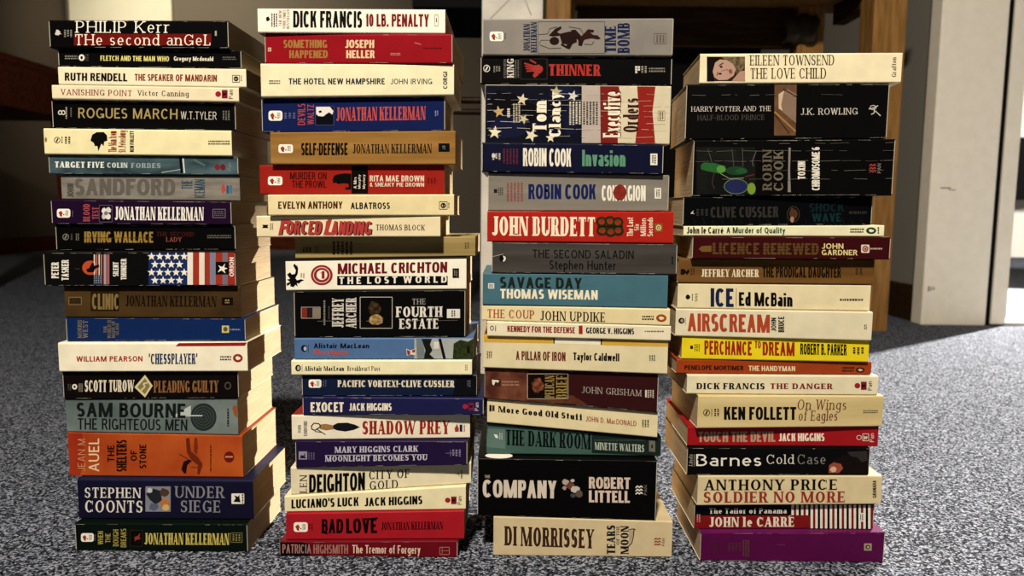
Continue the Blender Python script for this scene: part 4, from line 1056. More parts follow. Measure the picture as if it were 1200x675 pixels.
book(3, (568, 771, 432.5, 442, 466, 480), '#42191a', 'dark maroon paperback with mottled bronze left end and gold title in third stack', 'C5', [
    ('p', PI, [[(98, 25), (330, 38), (325, 200), (98, 185)]], mat('#84503a', .45, '#5a2e22', 70)), ('p', PI, [[(325, 190), (560, 170), (640, 220), (330, 205)]], mat('#74432f', .45, '#5a2e22', 70)), r(LG, 134, 84, 185, 122, '#4a2a22'), ('p', LG, [[(140, 88), (178, 92), (172, 104), (158, 98), (150, 118), (142, 112)]], '#e2d8c8'), sm(192, 92, 282, 124, '#a87c60', 2),
    ('p', PI, [[(325, 55), (538, 65), (538, 195), (325, 182)]], '#1c0f0c'), blob(PI, 340, 75, 415, 160, mat('#9a5a3c', .45, '#4a241a', 200), 4), fr(PI, 325, 58, 536, 188, 2.5, '#c2b49c'), t(TL, 'r', 'PELICAN', 416, 66, 464, 184, '#a2864a', 90), t(TL, 'r', 'BRIEF', 474, 66, 530, 190, '#a2864a', 90),
    t(AL, 'q', 'JOHN GRISHAM', 607, 124, 920, 157, '#a8a096'), r(LG, 938, 142, 946, 180, '#d8d0c0'), sm(948, 142, 986, 184, '#c2b8a8', 3, True)], off=-5, wear=.5)
book(3, (571, 770.5, 467, 487, 491.4, 511), '#e0d2a6', 'cream paperback tilting down to the right with black slab title in third stack', 'C5', [
    t(TL, 'B', 'More Good Old Stuff', 172, 224, 610, 257, '#1c1614'), t(AL, 's', 'JOHN D. MacDONALD', 628, 278, 892, 305, '#a8482e'), r(LG, 126, 220, 138, 254, '#2a2018'), r(LG, 141, 222, 154, 252, '#4a3c2c'), sm(920, 298, 960, 336, '#3a342a', 3, True)], off=-8)
book(3, (570.2, 774.5, 498, 514.5, 527.4, 533), '#4a6b62', 'dark green paperback with tall thin black title in the third stack', 'C5', [
    ('p', PI, [[(112, 342), (210, 348), (210, 448), (112, 440)]], '#648078'), ('p', BD, [[(660, 365), (1022, 385), (1022, 500), (660, 470)]], '#22332c'), t(TL, 'r', 'THE DARK ROOM', 212, 348, 655, 428, '#0e1512'), ('p', LG, [[(150, 372), (168, 376), (172, 394), (158, 390)]], '#dfe2da'), sm(176, 366, 198, 400, '#a8b8b0', 2, True), sm(672, 396, 935, 412, '#3e5048', 1), t(AL, 'r', 'MINETTE WALTERS', 675, 414, 932, 452, '#b6c2b2'), ('p', LG, [[(958, 405), (990, 407), (990, 465), (958, 462)]], '#77786a'), blob(LG, 968, 425, 980, 448, '#2a2c24', 2)], off=-12, top='#0d0f0e', tb=3.5)
book(3, (559.6, 769, 541.7, 541.7, 602, 608.5), '#0b0a0a', 'very thick black paperback with big cream capitals, second from bottom of third stack', 'C6', [
    t(TL, 'b', 'THE', 102, 96, 130, 111, '#a89c8c'), t(TL, 'h', 'COMPANY', 92, 120, 475, 212, '#d6cab8'), blob(PI, 502, 115, 545, 150, '#b8a898', 3), blob(PI, 525, 130, 575, 172, '#7a4c38', 5), blob(PI, 545, 150, 600, 190, '#c8bcb0', 7), blob(PI, 572, 172, 614, 216, '#6a5a50', 9), blob(PI, 545, 190, 580, 216, '#4a5258', 11), blob(PI, 548, 115, 572, 135, '#c0b4a8', 12), blob(PI, 505, 150, 530, 175, '#a89888', 13),
    t(AL, 'h', 'ROBERT', 645, 106, 860, 166, '#d6c0b0'), t(AL, 'h', 'LITTELL', 645, 176, 858, 238, '#d6c0b0'), chev(888, 150, 925, 200, '#e2dacb'), t(LG, 's', 'PAN', 932, 150, 947, 200, '#8a847a', 90)], off=0, yaw=0, wear=.25, depth=118)
book(3, (578.3, 787.5, 607.2, 612.8, 647.5, 657), '#d4c198', 'cream paperback with tall dark brown slab lettering and harp, bottom of third stack', 'C6', [
    t(AL, 'B', 'DI MORRISSEY', 203, 362, 672, 462, '#4a2d22'), t(TL, 'B', 'TEARS', 738, 358, 782, 508, '#1e2630', 90), t(TL, 'R', 'OF THE', 788, 362, 804, 458, '#1e2630', 90), t(TL, 'B', 'MOON', 810, 360, 852, 510, '#1e2630', 90), ln(PI, [(848, 470), (868, 450), (878, 410), (880, 376)], 5, '#2a3038'), ln(PI, [(852, 380), (880, 376), (888, 382)], 4, '#2a3038'), *[ln(PI, [(856 + 5 * i, 384), (856 + 4 * i, 455 - 10 * i)], 1.5, '#5a5a58') for i in range(5)],
    chev(985, 422, 1020, 466, '#a82c2e'), t(LG, 's', 'PAN', 1026, 425, 1040, 466, '#4a4238', 90)], off=0, depth=122)

# ---- rightmost stack
book(4, (820, 1056.7, 62.6, 61.4, 95.2, 95.2), '#e6dab4', "cream paperback with a woman's face and dark serif titles, topmost of rightmost stack", 'D1', [
    r(PI, 200, 68, 385, 187, '#3a2a22'), ('p', PI, [[(270, 70), (385, 68), (385, 118), (345, 160), (330, 110)]], mat('#8a7458', .5, '#4a3826', 260)), ('p', PI, [[(228, 140), (236, 100), (262, 82), (296, 84), (325, 102), (340, 130), (330, 160), (300, 180), (258, 182), (236, 168)]], '#b89482'), ('p', PI, [[(320, 186), (360, 140), (384, 135), (384, 187)]], '#b48c76'), ln(PI, [(258, 112), (280, 98)], 5, '#4a2e26'), e(PI, 262, 112, 276, 122, '#2a1a18'), e(PI, 256, 146, 272, 156, '#2a1a18'), ln(PI, [(248, 160), (254, 142)], 4, '#4a2e26'), ln(PI, [(268, 138), (300, 130), (303, 138)], 4, '#9a6a58'), ('p', PI, [[(308, 128), (320, 130), (324, 146), (314, 152), (306, 142)]], '#8c584c'), ('p', PI, [[(200, 68), (270, 70), (240, 95), (228, 140), (236, 187), (200, 187)]], '#17100e'),
    t(AL, 'q', 'EILEEN TOWNSEND', 407, 61, 817, 110, '#3c1c16'), t(TL, 'q', 'THE LOVE CHILD', 412, 124, 778, 175, '#3c1c16'), t(LG, 'r', 'Grafton', 1096, 70, 1118, 166, '#3a2e28', 90)], off=2, yaw=4.5)
book(4, (803.7, 1040.5, 101.5, 99.5, 160.5, 159), '#0f0e0d', 'very thick black paperback with brown picture strip mid spine in the rightmost stack', 'D1', [
    t(TL, 'q', 'HARRY POTTER AND THE', 123, 310, 510, 334, '#cbc5b8'), t(TL, 'q', 'HALF-BLOOD PRINCE', 153, 352, 478, 377, '#57524b'), ('p', PI, [[(528, 200), (636, 200), (630, 450), (526, 450)]], mat('#7a5a3c', .5, '#5a3e28', 40)), ('p', PI, [[(545, 255), (590, 225), (634, 250), (632, 390), (560, 330)]], '#8f7460'), ('p', PI, [[(548, 250), (575, 232), (560, 300), (566, 330), (548, 320)]], '#c8b094'), ln(PI, [(528, 335), (630, 430)], 8, '#a87a48'), ln(PI, [(530, 350), (600, 440)], 4, '#3a2616'), ln(PI, [(570, 225), (634, 262)], 5, '#3a2a20'),
    t(AL, 'q', 'J.K. ROWLING', 655, 319, 930, 350, '#d0cabc'), ring(LG, 990, 303, 1022, 326, 3, '#cbc5b8'), ln(LG, [(985, 322), (1008, 316), (1030, 305)], 4, '#cbc5b8'), ln(LG, [(1010, 318), (1012, 340), (996, 348)], 4, '#cbc5b8'), ln(LG, [(1016, 330), (1042, 355)], 4, '#cbc5b8')], off=0, yaw=4.5, wear=.5, creases=(.80,), crc='#77736a')
book(4, (812, 1047, 167.5, 166, 228.7, 228.7), '#0e0e0d', 'very thick black paperback with glowing green bug picture in the rightmost stack', 'D2', [
    r(PI, 150, 72, 435, 300, mat('#20201c', .5, '#141412', 40)), ('p', PI, [[(170, 160), (185, 146), (240, 150), (290, 165), (292, 190), (260, 200), (200, 188), (172, 180)]], '#2c6a34'), blob(PI, 245, 160, 292, 198, '#58963c', 4, 18, .1), e(PI, 290, 165, 395, 208, '#1f4a2c'), blob(PI, 330, 172, 402, 205, '#2a5c34', 6), e(PI, 285, 228, 398, 298, '#2a3060'), ring(PI, 282, 225, 400, 300, 3, '#6a8a5a'), e(PI, 396, 245, 436, 302, '#7a9a34'), ln(PI, [(205, 80), (225, 148)], 3, '#55584c'), ln(PI, [(322, 80), (330, 165)], 3, '#55584c'), ln(PI, [(372, 75), (375, 165)], 3, '#55584c'), ln(PI, [(440, 90), (420, 140), (425, 165)], 3, '#6a6d60'), ln(PI, [(235, 195), (225, 250), (238, 275)], 4, '#4a3a30'), ln(PI, [(265, 200), (310, 225), (380, 222)], 3, '#8a9a6a'), ln(PI, [(385, 215), (430, 205)], 5, '#6a3430'),
    t(AL, 'R', 'ROBIN', 470, 82, 514, 284, '#6c6350', 90), t(AL, 'R', 'COOK', 524, 86, 570, 284, '#77705e', 90), ('p', SP, [[(596, 75), (607, 75), (603, 180), (607, 290), (592, 290)]], '#8a867c'), t(TL, 'h', 'TOXIN', 641, 140, 677, 228, '#e0dacb', 90), t(TL, 'h', 'CHROMOSOME 6', 709, 72, 747, 281, '#e0dacb', 90), chev(988, 152, 1020, 198, '#b0403c'), t(LG, 's', 'PAN', 1027, 152, 1044, 198, '#8a847a', 90)], off=2, yaw=3.0, wear=.8, creases=(.30, .45, .62, .80, .93), crc='#77736a')
book(4, (800.5, 1021.7, 232, 230.5, 264.4, 263.4), '#0b0d0f', 'black paperback with dim brown author name and dark teal title in rightmost stack', 'D2', [
    *[ln(PI, [(100 + 45 * i, 445), (90 + 45 * i, 425 - 7 * (i % 3))], 5, '#101d20') for i in range(20)], ('p', LG, [[(120, 395), (135, 378), (132, 392), (142, 396)]], '#c8c2b4'), sm(145, 372, 210, 405, '#3a3834', 3, True), t(AL, 'h', 'CLIVE CUSSLER', 218, 362, 547, 414, '#3c3934'), blob(PI, 596, 362, 642, 428, '#5a3c28', 3), ring(PI, 588, 358, 650, 436, 4, '#4a3c2c'), e(PI, 604, 408, 622, 438, '#a8806a'), t(TL, 'h', 'SHOCK', 697, 345, 865, 386, '#14292e'), t(TL, 'h', 'WAVE', 710, 393, 850, 434, '#14383c'), sm(890, 378, 975, 402, '#3a3834', 1)], off=-3, wear=.3)
book(4, (801, 1036, 265.3, 264.5, 274.6, 276.6), '#e6e2ba', 'very thin cream paperback with black and green lettering in the rightmost stack', 'D2', [
    t(AL, 'b', 'John le Carré', 102, 458, 280, 491, '#1c1a16'), t(TL, 'b', 'A Murder of Quality', 295, 460, 580, 498, '#2f5a48'), sm(895, 464, 962, 490, '#1c1a16', 2), oval(972, 461, 1021, 493, '#1f4a3a', '#e6e2ba'), sm(1026, 460, 1038, 496, '#4a4a3a', 1, True)], off=0)
book(4, (811.4, 1043, 278.6, 278.6, 301, 303.3), '#481215', 'maroon paperback with dull gold bullet and yellow author name in rightmost stack', 'D3', [
    ('p', PI, [[(160, 152), (175, 138), (222, 136), (222, 166), (176, 166)]], '#7a5a2c'), t(TL, 'h', 'LICENCE RENEWED', 228, 122, 742, 178, '#674c26'), *[ln(TL, [(230, 136 + 14 * i), (742, 136 + 14 * i)], 2, '#3a1a12') for i in range(3)], t(AL, 'b', 'JOHN', 757, 125, 862, 151, '#dccb8e'), t(AL, 'b', 'GARDNER', 757, 156, 930, 182, '#dccb8e'), rr(LG, 948, 131, 988, 171, '#d8cdb8', .15), ring(LG, 953, 136, 983, 166, 6, '#a8302a'), r(LG, 963, 146, 974, 157, '#a8302a'), sm(992, 144, 1050, 158, '#b8a89c', 1)], off=3, wear=.2)
book(4, (795, 1024, 305.3, 305.3, 328.7, 331), '#7c5629', 'caramel brown paperback with white serif and black condensed lettering in rightmost stack', 'D3', [
    ('p', LG, [[(72, 275), (74, 248), (92, 250), (100, 262), (112, 248), (116, 262), (104, 278), (96, 268), (86, 278)]], '#1c130b'), sm(120, 245, 142, 280, '#4a3218', 2, True), t(AL, 'R', 'JEFFREY ARCHER', 172, 250, 453, 287, '#e0d0ae'), t(TL, 'h', 'THE PRODIGAL DAUGHTER', 470, 238, 850, 290, '#241709'), sm(918, 246, 958, 278, '#4a3218', 2, True)], off=-4, m=mat('#835c2e', .4, '#654420', 10, (.6, 1, 6)))
book(4, (794, 1019.7, 334.8, 336.7, 360, 365), '#e0d3aa', 'cream paperback with heavy navy title and tall black author name in rightmost stack', 'D3', [
    blob(LG, 95, 372, 120, 398, '#1c1814', 3, 14, .2), sm(126, 370, 134, 402, '#3a342a', 1, True), sm(142, 368, 156, 408, '#5a5244', 2, True), t(TL, 'h', 'ICE', 218, 342, 330, 432, '#1f2f58'), ln(BD, [(343, 342), (342, 432)], 3, '#a85a44'), t(AL, 'h', 'Ed McBain', 355, 360, 615, 428, '#161210'), sm(845, 390, 960, 408, '#3a342a', 1)], off=-5)
book(4, (791.6, 1022, 362.9, 365.3, 392.5, 398.5), '#dcd2b2', 'cream paperback with big reddish orange condensed title in the rightmost stack', 'D4', [
    e(LG, 62, 72, 92, 100, '#1c1814'), e(LG, 72, 78, 86, 94, '#a8a088'), ln(LG, [(96, 70), (96, 105)], 2, '#1c1814'), t(TL, 'h', 'AIRSCREAM', 107, 50, 505, 137, '#ba4c2e'), t(AL, 'b', 'JOHN', 511, 72, 536, 138, '#1c1814', 90), t(AL, 'b', 'BRUCE', 546, 66, 575, 142, '#1c1814', 90), sm(962, 105, 977, 130, '#2a241c', 2, True)], off=-2, yaw=1.6)
book(4, (799, 1018, 395.3, 400, 418.3, 422.7), '#e4cd20', 'bright yellow paperback with red title and black condensed author name in rightmost stack', 'D4', [
    r(LG, 119, 207, 133, 223, '#1c1810'), sm(138, 200, 168, 234, '#6a5c14', 3, True), t(TL, 'b', 'PERCHANCE', 188, 182, 418, 250, '#a82a1e'), t(TL, 'b', 'TO', 432, 184, 462, 220, '#a82a1e'), t(TL, 'b', 'DREAM', 470, 188, 625, 254, '#a82a1e'), t(AL, 'h', 'ROBERT B. PARKER', 653, 196, 878, 250, '#1c1810'), sm(905, 215, 965, 250, '#3a3410', 3, True)], off=-5, yaw=1.0)
book(4, (792.6, 1021, 423.3, 426.2, 437, 439), '#a8441c', 'thin orange paperback with small black and cream capitals in the rightmost stack', 'D4', [
    t(AL, 'b', 'PENELOPE MORTIMER', 92, 302, 378, 324, '#1c120c'), t(TL, 'b', 'THE HANDYMAN', 403, 304, 628, 329, '#e0cba4'), sm(855, 308, 915, 336, '#3a1a0c', 2), oval(922, 312, 965, 338, '#4a2410', '#c8b090')], off=-7)
book(4, (805, 1029, 440, 441, 460.9, 461.3), '#dfd5b2', 'cream paperback with black and dark red fat slab titles in rightmost stack', 'D4', [
    t(AL, 'B', 'DICK FRANCIS', 148, 388, 480, 418, '#181412'), t(TL, 'B', 'THE DANGER', 508, 390, 812, 417, '#8e2426'), pan(916, 380, 1000, 424)], off=-3)
book(4, (817.5, 1034.5, 464.6, 466, 498.7, 498), '#d2bf88', 'straw coloured paperback with heavy black author name and curly brown title in rightmost stack', 'D5', [
    ringlogo(182, 143, 215, 176, '#2a241a'), sm(220, 142, 228, 176, '#4a4230', 1, True), sm(234, 140, 262, 176, '#2a241a', 2, True), t(AL, 'h', 'KEN FOLLETT', 283, 131, 633, 194, '#15110e'), t(TL, 'q', 'On Wings', 640, 96, 875, 160, '#7c4232', 0, .1), t(TL, 'q', 'of Eagles', 645, 148, 832, 212, '#7c4232', 0, .1), sm(958, 146, 1030, 164, '#4a4230', 2)], off=0, yaw=-1.4, m=mat('#d6c38e', .42, '#c2ac74', 8, (.6, 1, 6)))
book(4, (805.4, 1029, 503, 501, 522.8, 523.5), '#ac1a21', 'red paperback with faded gold condensed title and white author name in rightmost stack', 'D5', [
    t(TL, 'h', 'TOUCH THE DEVIL', 158, 252, 532, 302, '#b49478'), t(AL, 'h', 'JACK HIGGINS', 548, 260, 770, 298, '#e6d8c0'), pan(925, 260, 1010, 302, outline=True, tc='#d8c8b4')], off=-6, yaw=.3)
book(4, (805, 1018.8, 524.2, 525, 555, 554.3), '#0d0c0c', 'black paperback with large thin white lettering and reddish end picture in rightmost stack', 'D5', [
    t(AL, 'q', 'Linda', 112, 362, 130, 420, '#b8b2a6', 90, .15), ln(AL, [(138, 362), (138, 420)], 2, '#b8b2a6'), t(AL, 's', 'Barnes', 148, 361, 463, 418, '#e6e0d2'), t(TL, 'q', 'Cold', 490, 362, 625, 408, '#d6d0c2'), t(TL, 'q', 'Case', 640, 362, 775, 409, '#8a857c'), ('p', PI, [[(790, 400), (830, 380), (900, 350), (985, 345), (985, 455), (790, 455)]], '#1c1210'), ('p', PI, [[(790, 452), (792, 415), (815, 400), (850, 408), (860, 430), (840, 452)]], '#a8523c'), blob(PI, 795, 418, 832, 450, '#d8b49a', 5), ('p', PI, [[(880, 350), (975, 345), (980, 390), (950, 400), (930, 375), (900, 372)]], '#3a3634')], off=-3, wear=.3)
book(4, (817.5, 1033, 559.5, 560.6, 590.4, 588), '#d6c59a', 'cream paperback with black and red roman capitals on two lines in rightmost stack', 'D6', [
    t(AL, 'R', 'ANTHONY PRICE', 185, 112, 830, 164, '#1c1614'), t(TL, 'R', 'SOLDIER NO MORE', 185, 171, 868, 224, '#a2362c'), t(LG, 'h', 'GRANADA', 1004, 116, 1021, 200, '#1c1614', 90)], off=-2)
book(4, (813.4, 1023.6, 592.3, 591.5, 619.5, 619), '#0e0c0c', 'black and red paperback with vertical white, red and black stripes in rightmost stack', 'D6', [
    ('p', BD, [[(130, 286), (710, 284), (710, 346), (130, 348)]], '#8c1b1d'), *[r(BD, 610 + 11.5 * i, 232, 610 + 11.5 * i + 11.6, 284 if i < 8 else 348, ('#e2dccb', '#8c1b1d', '#e2dccb', '#120f0f')[i % 4]) for i in range(34)], sm(150, 280, 170, 318, '#b89a8a', 2, True),
    t(TL, 'R', 'The Tailor of Panama', 212, 250, 588, 277, '#d8d2c4'), t(AL, 'R', 'JOHN le CARRE', 210, 293, 622, 341, '#e2d6c0'), ln(AL, [(596, 291), (606, 285)], 3, '#e2d6c0'), r(SP, 932, 270, 962, 312, '#e6e0d0'), sm(938, 276, 956, 306, '#2a2420', 2, True)], off=-8, wear=.5)
book(4, (820.6, 1036, 624.4, 624.4, 659.5, 657.5), '#641250', 'deep magenta paperback with faded gold marks, bottom of the rightmost stack', 'D6', [
    sm(215, 415, 270, 475, '#54203a', 3, True), sm(300, 418, 370, 460, '#5c3438', 4, True), sm(372, 405, 408, 485, '#6a4a3c', 3, True), r(LG, 962, 421, 999, 456, '#a8987a'), e(LG, 969, 428, 992, 449, '#4a3a2c'), e(LG, 976, 434, 986, 444, '#c8b890'), sm(540, 424, 580, 432, '#7a3a62', 1)], off=0, wear=.7, top='#74185e')


# ------------------------------------------------------------------ build the stacks
STACK_NAMES = {1: 'paperbacks in the leftmost stack', 2: 'paperbacks in the second stack', 3: 'paperbacks in the third stack', 4: 'paperbacks in the rightmost stack'}


def page_material(h):
    key = ('page', h)
    if key in MATS:
        return MATS[key]
    m = bpy.data.materials.new('page_edges')
    m.use_nodes = True
    nt = m.node_tree
    b = nt.nodes['Principled BSDF']
    b.inputs['Roughness'].default_value = .9
    b.inputs['Specular IOR Level'].default_value = .1
    tc = nt.nodes.new('ShaderNodeTexCoord')
    mp = nt.nodes.new('ShaderNodeMapping')
    mp.inputs['Scale'].default_value = (12, 12, 2600)
    ns = nt.nodes.new('ShaderNodeTexNoise')
    ns.inputs['Scale'].default_value = 1.0
    ns.inputs['Detail'].default_value = 3
    cr = nt.nodes.new('ShaderNodeValToRGB')
    c = lin(h)
    cr.color_ramp.elements[0].position = .32
    cr.color_ramp.elements[0].color = (c[0] * .55, c[1] * .50, c[2] * .42, 1)
    cr.color_ramp.elements[1].position = .6
    cr.color_ramp.elements[1].color = c
    nt.links.new(tc.outputs['Object'], mp.inputs[0])
    nt.links.new(mp.outputs[0], ns.inputs['Vector'])
    nt.links.new(ns.outputs['Fac'], cr.inputs[0])
    nt.links.new(cr.outputs[0], b.inputs['Base Color'])
    bp = nt.nodes.new('ShaderNodeBump')
    bp.inputs['Strength'].default_value = .4
    bp.inputs['Distance'].default_value = .0006
    nt.links.new(ns.outputs['Fac'], bp.inputs['Height'])
    nt.links.new(bp.outputs[0], b.inputs['Normal'])
    MATS[key] = m
    return m


def solve_stack(bs):
    """spine planes first, then shared rest lines between neighbours"""
    low = bs[-1]
    xl, xr, a, b, c, d = low['px']
    dc = on_floor((xl + xr) / 2, (c + d) / 2).y
    for k_ in bs:
        xl, xr, ytl, ytr, ybl, ybr = k_['px']
        P0 = on_depth((xl + xr) / 2, (ytl + ybl) / 2, dc - (k_['off'] - low['off']))
        ps = k_['yaw']
        k_['P0'] = P0
        k_['ax'] = Vector((math.cos(ps), -math.sin(ps), 0))
        k_['ay'] = Vector((math.sin(ps), math.cos(ps), 0))

        def hit(x, y, k_=k_):
            dr = ray(x, y)
            s = (k_['P0'] - CAM_P).dot(k_['ay']) / dr.dot(k_['ay'])
            p = CAM_P + dr * s
            return (p - k_['P0']).dot(k_['ax']), p.z
        k_['hit'] = hit
        tl, tr, bl, br = hit(xl, ytl), hit(xr, ytr), hit(xl, ybl), hit(xr, ybr)
        k_['x0'], k_['x1'] = (tl[0] + bl[0]) / 2, (tr[0] + br[0]) / 2
        wx = lambda q: P0.x + k_['ax'].x * q
        k_['wx0'], k_['wx1'] = wx(k_['x0']), wx(k_['x1'])
        k_['zt'] = (tl[1], tr[1])
        k_['zb'] = (bl[1], br[1])

    def line(k_, key, X):
        f = (X - k_['wx0']) / (k_['wx1'] - k_['wx0'])
        return k_[key][0] * (1 - f) + k_[key][1] * f
    lines = []
    X0, X1 = low['wx0'], low['wx1']
    for u, l in zip(bs, bs[1:]):
        lines.append(((line(u, 'zb', X0) + line(l, 'zt', X0)) / 2, (line(u, 'zb', X1) + line(l, 'zt', X1)) / 2))
    lines = [(line(bs[0], 'zt', X0), line(bs[0], 'zt', X1))] + lines + [(0.0, 0.0)]
    for i, k_ in enumerate(bs):
        def at(L, X):
            f = (X - X0) / (X1 - X0)
            return L[0] * (1 - f) + L[1] * f
        g = 0.00015
        k_['zt'] = (at(lines[i], k_['wx0']) - g, at(lines[i], k_['wx1']) - g)
        lo = 0 if i == len(bs) - 1 else g
        k_['zb'] = (at(lines[i + 1], k_['wx0']) + lo, at(lines[i + 1], k_['wx1']) + lo)


def build_book(k_, rng):
    x0, x1, D = k_['x0'], k_['x1'], k_['depth']
    cx = (x0 + x1) / 2
    base = k_['P0'] + k_['ax'] * cx
    z0 = min(k_['zb'])
    root = thing('paperback_book', k_['label'], 'book', (base.x, base.y, z0), -k_['yaw'], STACK_NAMES[k_['stack']])
    hw = (x1 - x0) / 2
    zt = lambda x: (k_['zt'][0] * (hw - x) + k_['zt'][1] * (hw + x)) / (2 * hw) - z0
    zb = lambda x: (k_['zb'][0] * (hw - x) + k_['zb'][1] * (hw + x)) / (2 * hw) - z0
    body = k_['mat'] or mat(k_['color'], k_['rough'])
    topm = mat(k_['top'], k_['rough']) if k_['top'] else body
    botm = mat(k_['bottom'], k_['rough']) if k_['bottom'] else body
    paper = mat('#d9cfb4', .8)
    c = .0004
    r0 = min(.0014, .12 * (zt(0) - zb(0)))
    rt = max(r0, k_['tb'])
    # cover: spine and both boards in one wrap
    mb = MB()
    nx = 10
    xs = [-hw + 2 * hw * i / nx for i in range(nx + 1)]
    bow = [rng.uniform(-.00025, .00025) for _ in xs]
    bow = [0] + bow[1:-1] + [0]

    def prof(x, i, inner):
        T, B = zt(x), zb(x)
        o = c if inner else 0
        pts = [(D, T - o)]
        for q in range(5):
            a = math.radians(90 - 22.5 * q)
            pts.append((r0 - max(r0 - o, .0001) * math.cos(a), (T - rt) + (rt - o) * math.sin(a)))
        for q in range(5):
            a = math.radians(22.5 * q)
            pts.append((r0 - max(r0 - o, .0001) * math.cos(a), (B + r0) - (r0 - o) * math.sin(a)))
        pts.append((D, B + o))
        return [(x, p[0], p[1]) for p in pts]
    outer = [prof(x, i, False) for i, x in enumerate(xs)]
    inner = [prof(x, i, True) for i, x in enumerate(xs)]
    np_ = len(outer[0])
    for rows, mm_list, flip in ((outer, None, False), (inner, paper, True)):
        i0 = len(mb.v)
        for row in rows:
            mb.v += row
        for a in range(nx):
            for b in range(np_ - 1):
                q = (i0 + a * np_ + b, i0 + a * np_ + b + 1, i0 + (a + 1) * np_ + b + 1, i0 + (a + 1) * np_ + b)
                mb.f.append(q[::-1] if flip else q)
                if mm_list:
                    mm = mm_list
                elif b == 0 or (b < 4 and k_['tb']):
                    mm = topm
                elif b == np_ - 2:
                    mm = botm
                else:
                    mm = body
                mb.m.append(mb.slot(mm))
    for ia, s in ((0, 1), (nx, -1)):
        for b in range(np_ - 1):
            q = [outer[ia][b], inner[ia][b], inner[ia][b + 1], outer[ia][b + 1]]
            mb.face(q if s > 0 else q[::-1], paper if k_['wear'] else body)
    for b in (0, np_ - 1):
        for a in range(nx):
            mb.face([outer[a][b], inner[a][b], inner[a + 1][b], outer[a + 1][b]], paper)
    # worn, whitened edges
    wm = mat('#b9b2a2', .8)
    if k_['wear']:
        for edge, n_ in ((0, int(22 * k_['wear'])), (1, int(26 * k_['wear']))):
            for _ in range(n_):
                xa = rng.uniform(-hw, hw * .96)
                xb = min(xa + rng.uniform(.001, .012) * (2.5 if rng.random() < .15 else 1), hw)
                hh = rng.uniform(.00012, .00035)
                if edge == 0:
                    f = lambda x, o: (x, r0 * .12 - .00012, zt(x) - rt * .62 - o)
                else:
                    f = lambda x, o: (x, r0 * .12 - .00012, zb(x) + r0 * .55 + o)
                mb.face([f(xa, 0), f(xb, 0), f(xb, hh), f(xa, hh * .4)], wm)
        for s in (-1, 1):
            x = s * (hw - .0002)
            mb.face([(x - .0003, -.0001, zb(x) + r0), (x + .0003, -.0001, zb(x) + r0), (x + .0003, -.0001, zt(x) - rt), (x - .0003, -.0001, zt(x) - rt)], wm)
    cm = mat(k_['crc'], .8)
    for v_ in k_['creases']:
        x = -hw + .002
        while x < hw - .004:
            L = rng.uniform(.002, .02)
            if rng.random() < .62:
                xb = min(x + L, hw - .001)
                hh = rng.uniform(.00006, .00022)
                zz = lambda q: zb(q) + (zt(q) - zb(q)) * (v_ + .006 * math.sin(q * 160 + v_ * 20))
                mb.face([(x, -.00085, zz(x) - hh), (xb, -.00085, zz(xb) - hh * .6), (xb, -.00085, zz(xb) + hh), (x, -.00085, zz(x) + hh * .5)], cm)
            x += L + rng.uniform(.0005, .006)
    cover = mb.build('cover', root)
    for p in cover.data.polygons:
        p.use_smooth = False
    # page block, trimmed flush at head and tail
    pb = MB()
    pm = page_material(k_['pages'])
    rows = []
    for i, x in enumerate(xs):
        xx = x * (1 - .0006 / hw)
        a, b = zb(xx) + c + .0001, zt(xx) - c - .0001
        rows.append([(xx, .0022, a), (xx, D - .0012, a), (xx, D - .0012, b), (xx, .0022, b)])
    pb.grid(rows, pm, closed=True)
    pb.face(rows[0], pm)
    pb.face(rows[-1][::-1], pm)
    pages = pb.build('page_block', root)
    # print on the spine
    ox, oy, s = k_['region']
    parts = {}
    mid = .5 * (zt(0) + zb(0))

    def loc(zx, zy):
        lx, z = k_['hit'](ox + zx * s, oy + zy * s)
        return lx - cx, z - z0

    def clamp(x, z):
        x = max(-hw + .0002, min(hw - .0002, x))
        return x, max(zb(x) + r0 * .45, min(zt(x) - (r0 * .45 if not k_['tb'] else .0), z))
    slope = ((k_['px'][3] - k_['px'][2]) + (k_['px'][5] - k_['px'][4])) / 2 / (k_['px'][1] - k_['px'][0])
    laid = []
    clusters = []
    for d in k_['dec']:
        if d[0] == 't':
            bb = (d[4], d[5], d[6], d[7])
        else:
            bx = [a for q in d[2] for a, b in q]
            by = [b for q in d[2] for a, b in q]
            bb = (min(bx), min(by), max(bx), max(by))
        lay = 1 + max([L for L, o in laid if o[0] < bb[2] and bb[0] < o[2] and o[1] < bb[3] and bb[1] < o[3]] or [0])
        laid.append((lay, bb))
        y0_ = -.00006 - .00005 * lay
        nq = 0
        key = (d[1], 0)
        if d[1] in (PI, LG, SP, BD):
            kk = len(laid)
            mine = [g for g in clusters if g[0] == d[1] and any(o[0] - 4 < bb[2] and bb[0] < o[2] + 4 and o[1] - 4 < bb[3] and bb[1] < o[3] + 4 for o in g[2])]
            if mine:
                mine[0][2].append(bb)
                for g in mine[1:]:
                    mine[0][2].extend(g[2])
                    parts[(d[1], mine[0][1])].absorb(parts.pop((d[1], g[1])))
                    clusters.remove(g)
                key = (d[1], mine[0][1])
            else:
                clusters.append([d[1], kk, [bb]])
                key = (d[1], kk)
        mbp = parts.setdefault(key, MB())
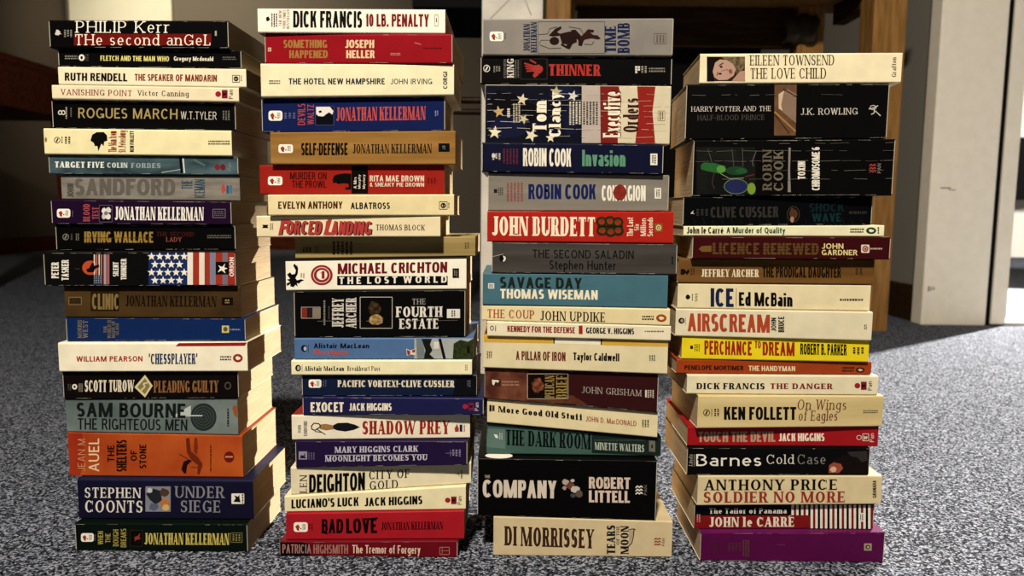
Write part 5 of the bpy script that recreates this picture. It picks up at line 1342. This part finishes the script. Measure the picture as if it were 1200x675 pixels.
        if d[0] == 't':
            _, _, style, txt, zx0, zy0, zx1, zy1, colr, rot, slant = d
            mm = mat(colr, .4)
            if not rot:
                O = loc(zx0, zy1)
                A = loc(zx1, zy1 + slope * (zx1 - zx0))
                U = loc(zx0, zy0)
            else:
                O = loc(zx1, zy1)
                A = loc(zx1, zy0)
                U = loc(zx0, zy1)
            ea = (A[0] - O[0], A[1] - O[1])
            eu = (U[0] - O[0], U[1] - O[1])
            asp = math.hypot(*ea) / math.hypot(*eu)
            for q in text_polys(txt, style, asp, slant):
                pts = []
                for a, b in q:
                    X, Z = clamp(O[0] + ea[0] * a + eu[0] * b, O[1] + ea[1] * a + eu[1] * b)
                    pts.append((X, y0_ - .000006 * (nq % 7), Z))
                nq += 1
                ar = sum((p[0] * n[2] - n[0] * p[2]) for p, n in zip(pts, pts[1:] + pts[:1]))
                mbp.face(pts if ar > 0 else pts[::-1], mm)
        else:
            mm = mat(d[3], .42) if isinstance(d[3], str) else d[3]
            for q in d[2]:
                pts = [clamp(*loc(a, b)) for a, b in q]
                pts = [(a, y0_ - .000006 * (nq % 7), b) for a, b in pts]
                nq += 1
                ar = sum((p[0] * n[2] - n[0] * p[2]) for p, n in zip(pts, pts[1:] + pts[:1]))
                if abs(ar) < 1e-10:
                    continue
                mbp.face(pts if ar > 0 else pts[::-1], mm)
    for n, mbp in parts.items():
        if mbp.f:
            mbp.build(n[0], cover)
    k_['root'] = root
    k_['cover'] = cover
    k_['ztop'] = zt


def oval_on_board(k_, zx0, zy0, zx1, zy1, h):
    """printed oval on the front board of a book lying face up"""
    ox, oy, s = k_['region']
    zt = k_['zt'][0] - k_['root'].location.z
    inv = Matrix.Rotation(k_['yaw'], 4, 'Z')
    mb = MB()
    pts = []
    A = on_floor(ox + zx0 * s, oy + (zy0 + zy1) / 2 * s, k_['zt'][0])
    B = on_floor(ox + zx1 * s, oy + (zy0 + zy1) / 2 * s, k_['zt'][0])
    N = on_floor(ox + (zx0 + zx1) / 2 * s, oy + zy1 * s, k_['zt'][0])
    Fr = on_floor(ox + (zx0 + zx1) / 2 * s, oy + zy0 * s, k_['zt'][0])
    c_ = (A + B) / 2 - k_['root'].location
    rx, ry = (B - A).length / 2, (Fr - N).length / 2
    for q in range(28):
        a = 2 * math.pi * q / 28
        p = inv @ Vector((c_.x + rx * math.cos(a), c_.y + ry * math.sin(a), 0))
        pts.append((p.x, p.y, zt + .00008))
    mb.face(pts, mat(h, .4))
    mb.build('front_board_emblem', k_['cover'])


for st in (1, 2, 3, 4):
    bs = [k_ for k_ in BOOKS if k_['stack'] == st]
    solve_stack(bs)
    for i, k_ in enumerate(bs):
        build_book(k_, random.Random(st * 100 + i))

comp = [k_ for k_ in BOOKS if 'second from bottom of third stack' in k_['label']][0]
ox, oy, s = R['C5']
comp['region'] = R['C5']
oval_on_board(comp, 105, 470, 248, 499, '#e9e3d4')

# curled page corner at the back of the topmost book of the leftmost stack
first = BOOKS[0]
hw = (first['x1'] - first['x0']) / 2
z_ = first['ztop'](hw) + .0002
cp = MB()
rows = []
for i in range(9):
    a = i / 8 * 2.3
    rows.append([(hw - .001 - .012 * (1 - j / 5) - .004 * math.sin(a), .070 + .011 * i / 8 + .004 * j / 5, z_ + .0045 * math.sin(a) * (1 - .5 * abs(j / 5 - .5))) for j in range(6)])
cp.grid(rows, mat('#e6d8b0', .8))
cp.build('curled_page', first['root'], smooth=True)
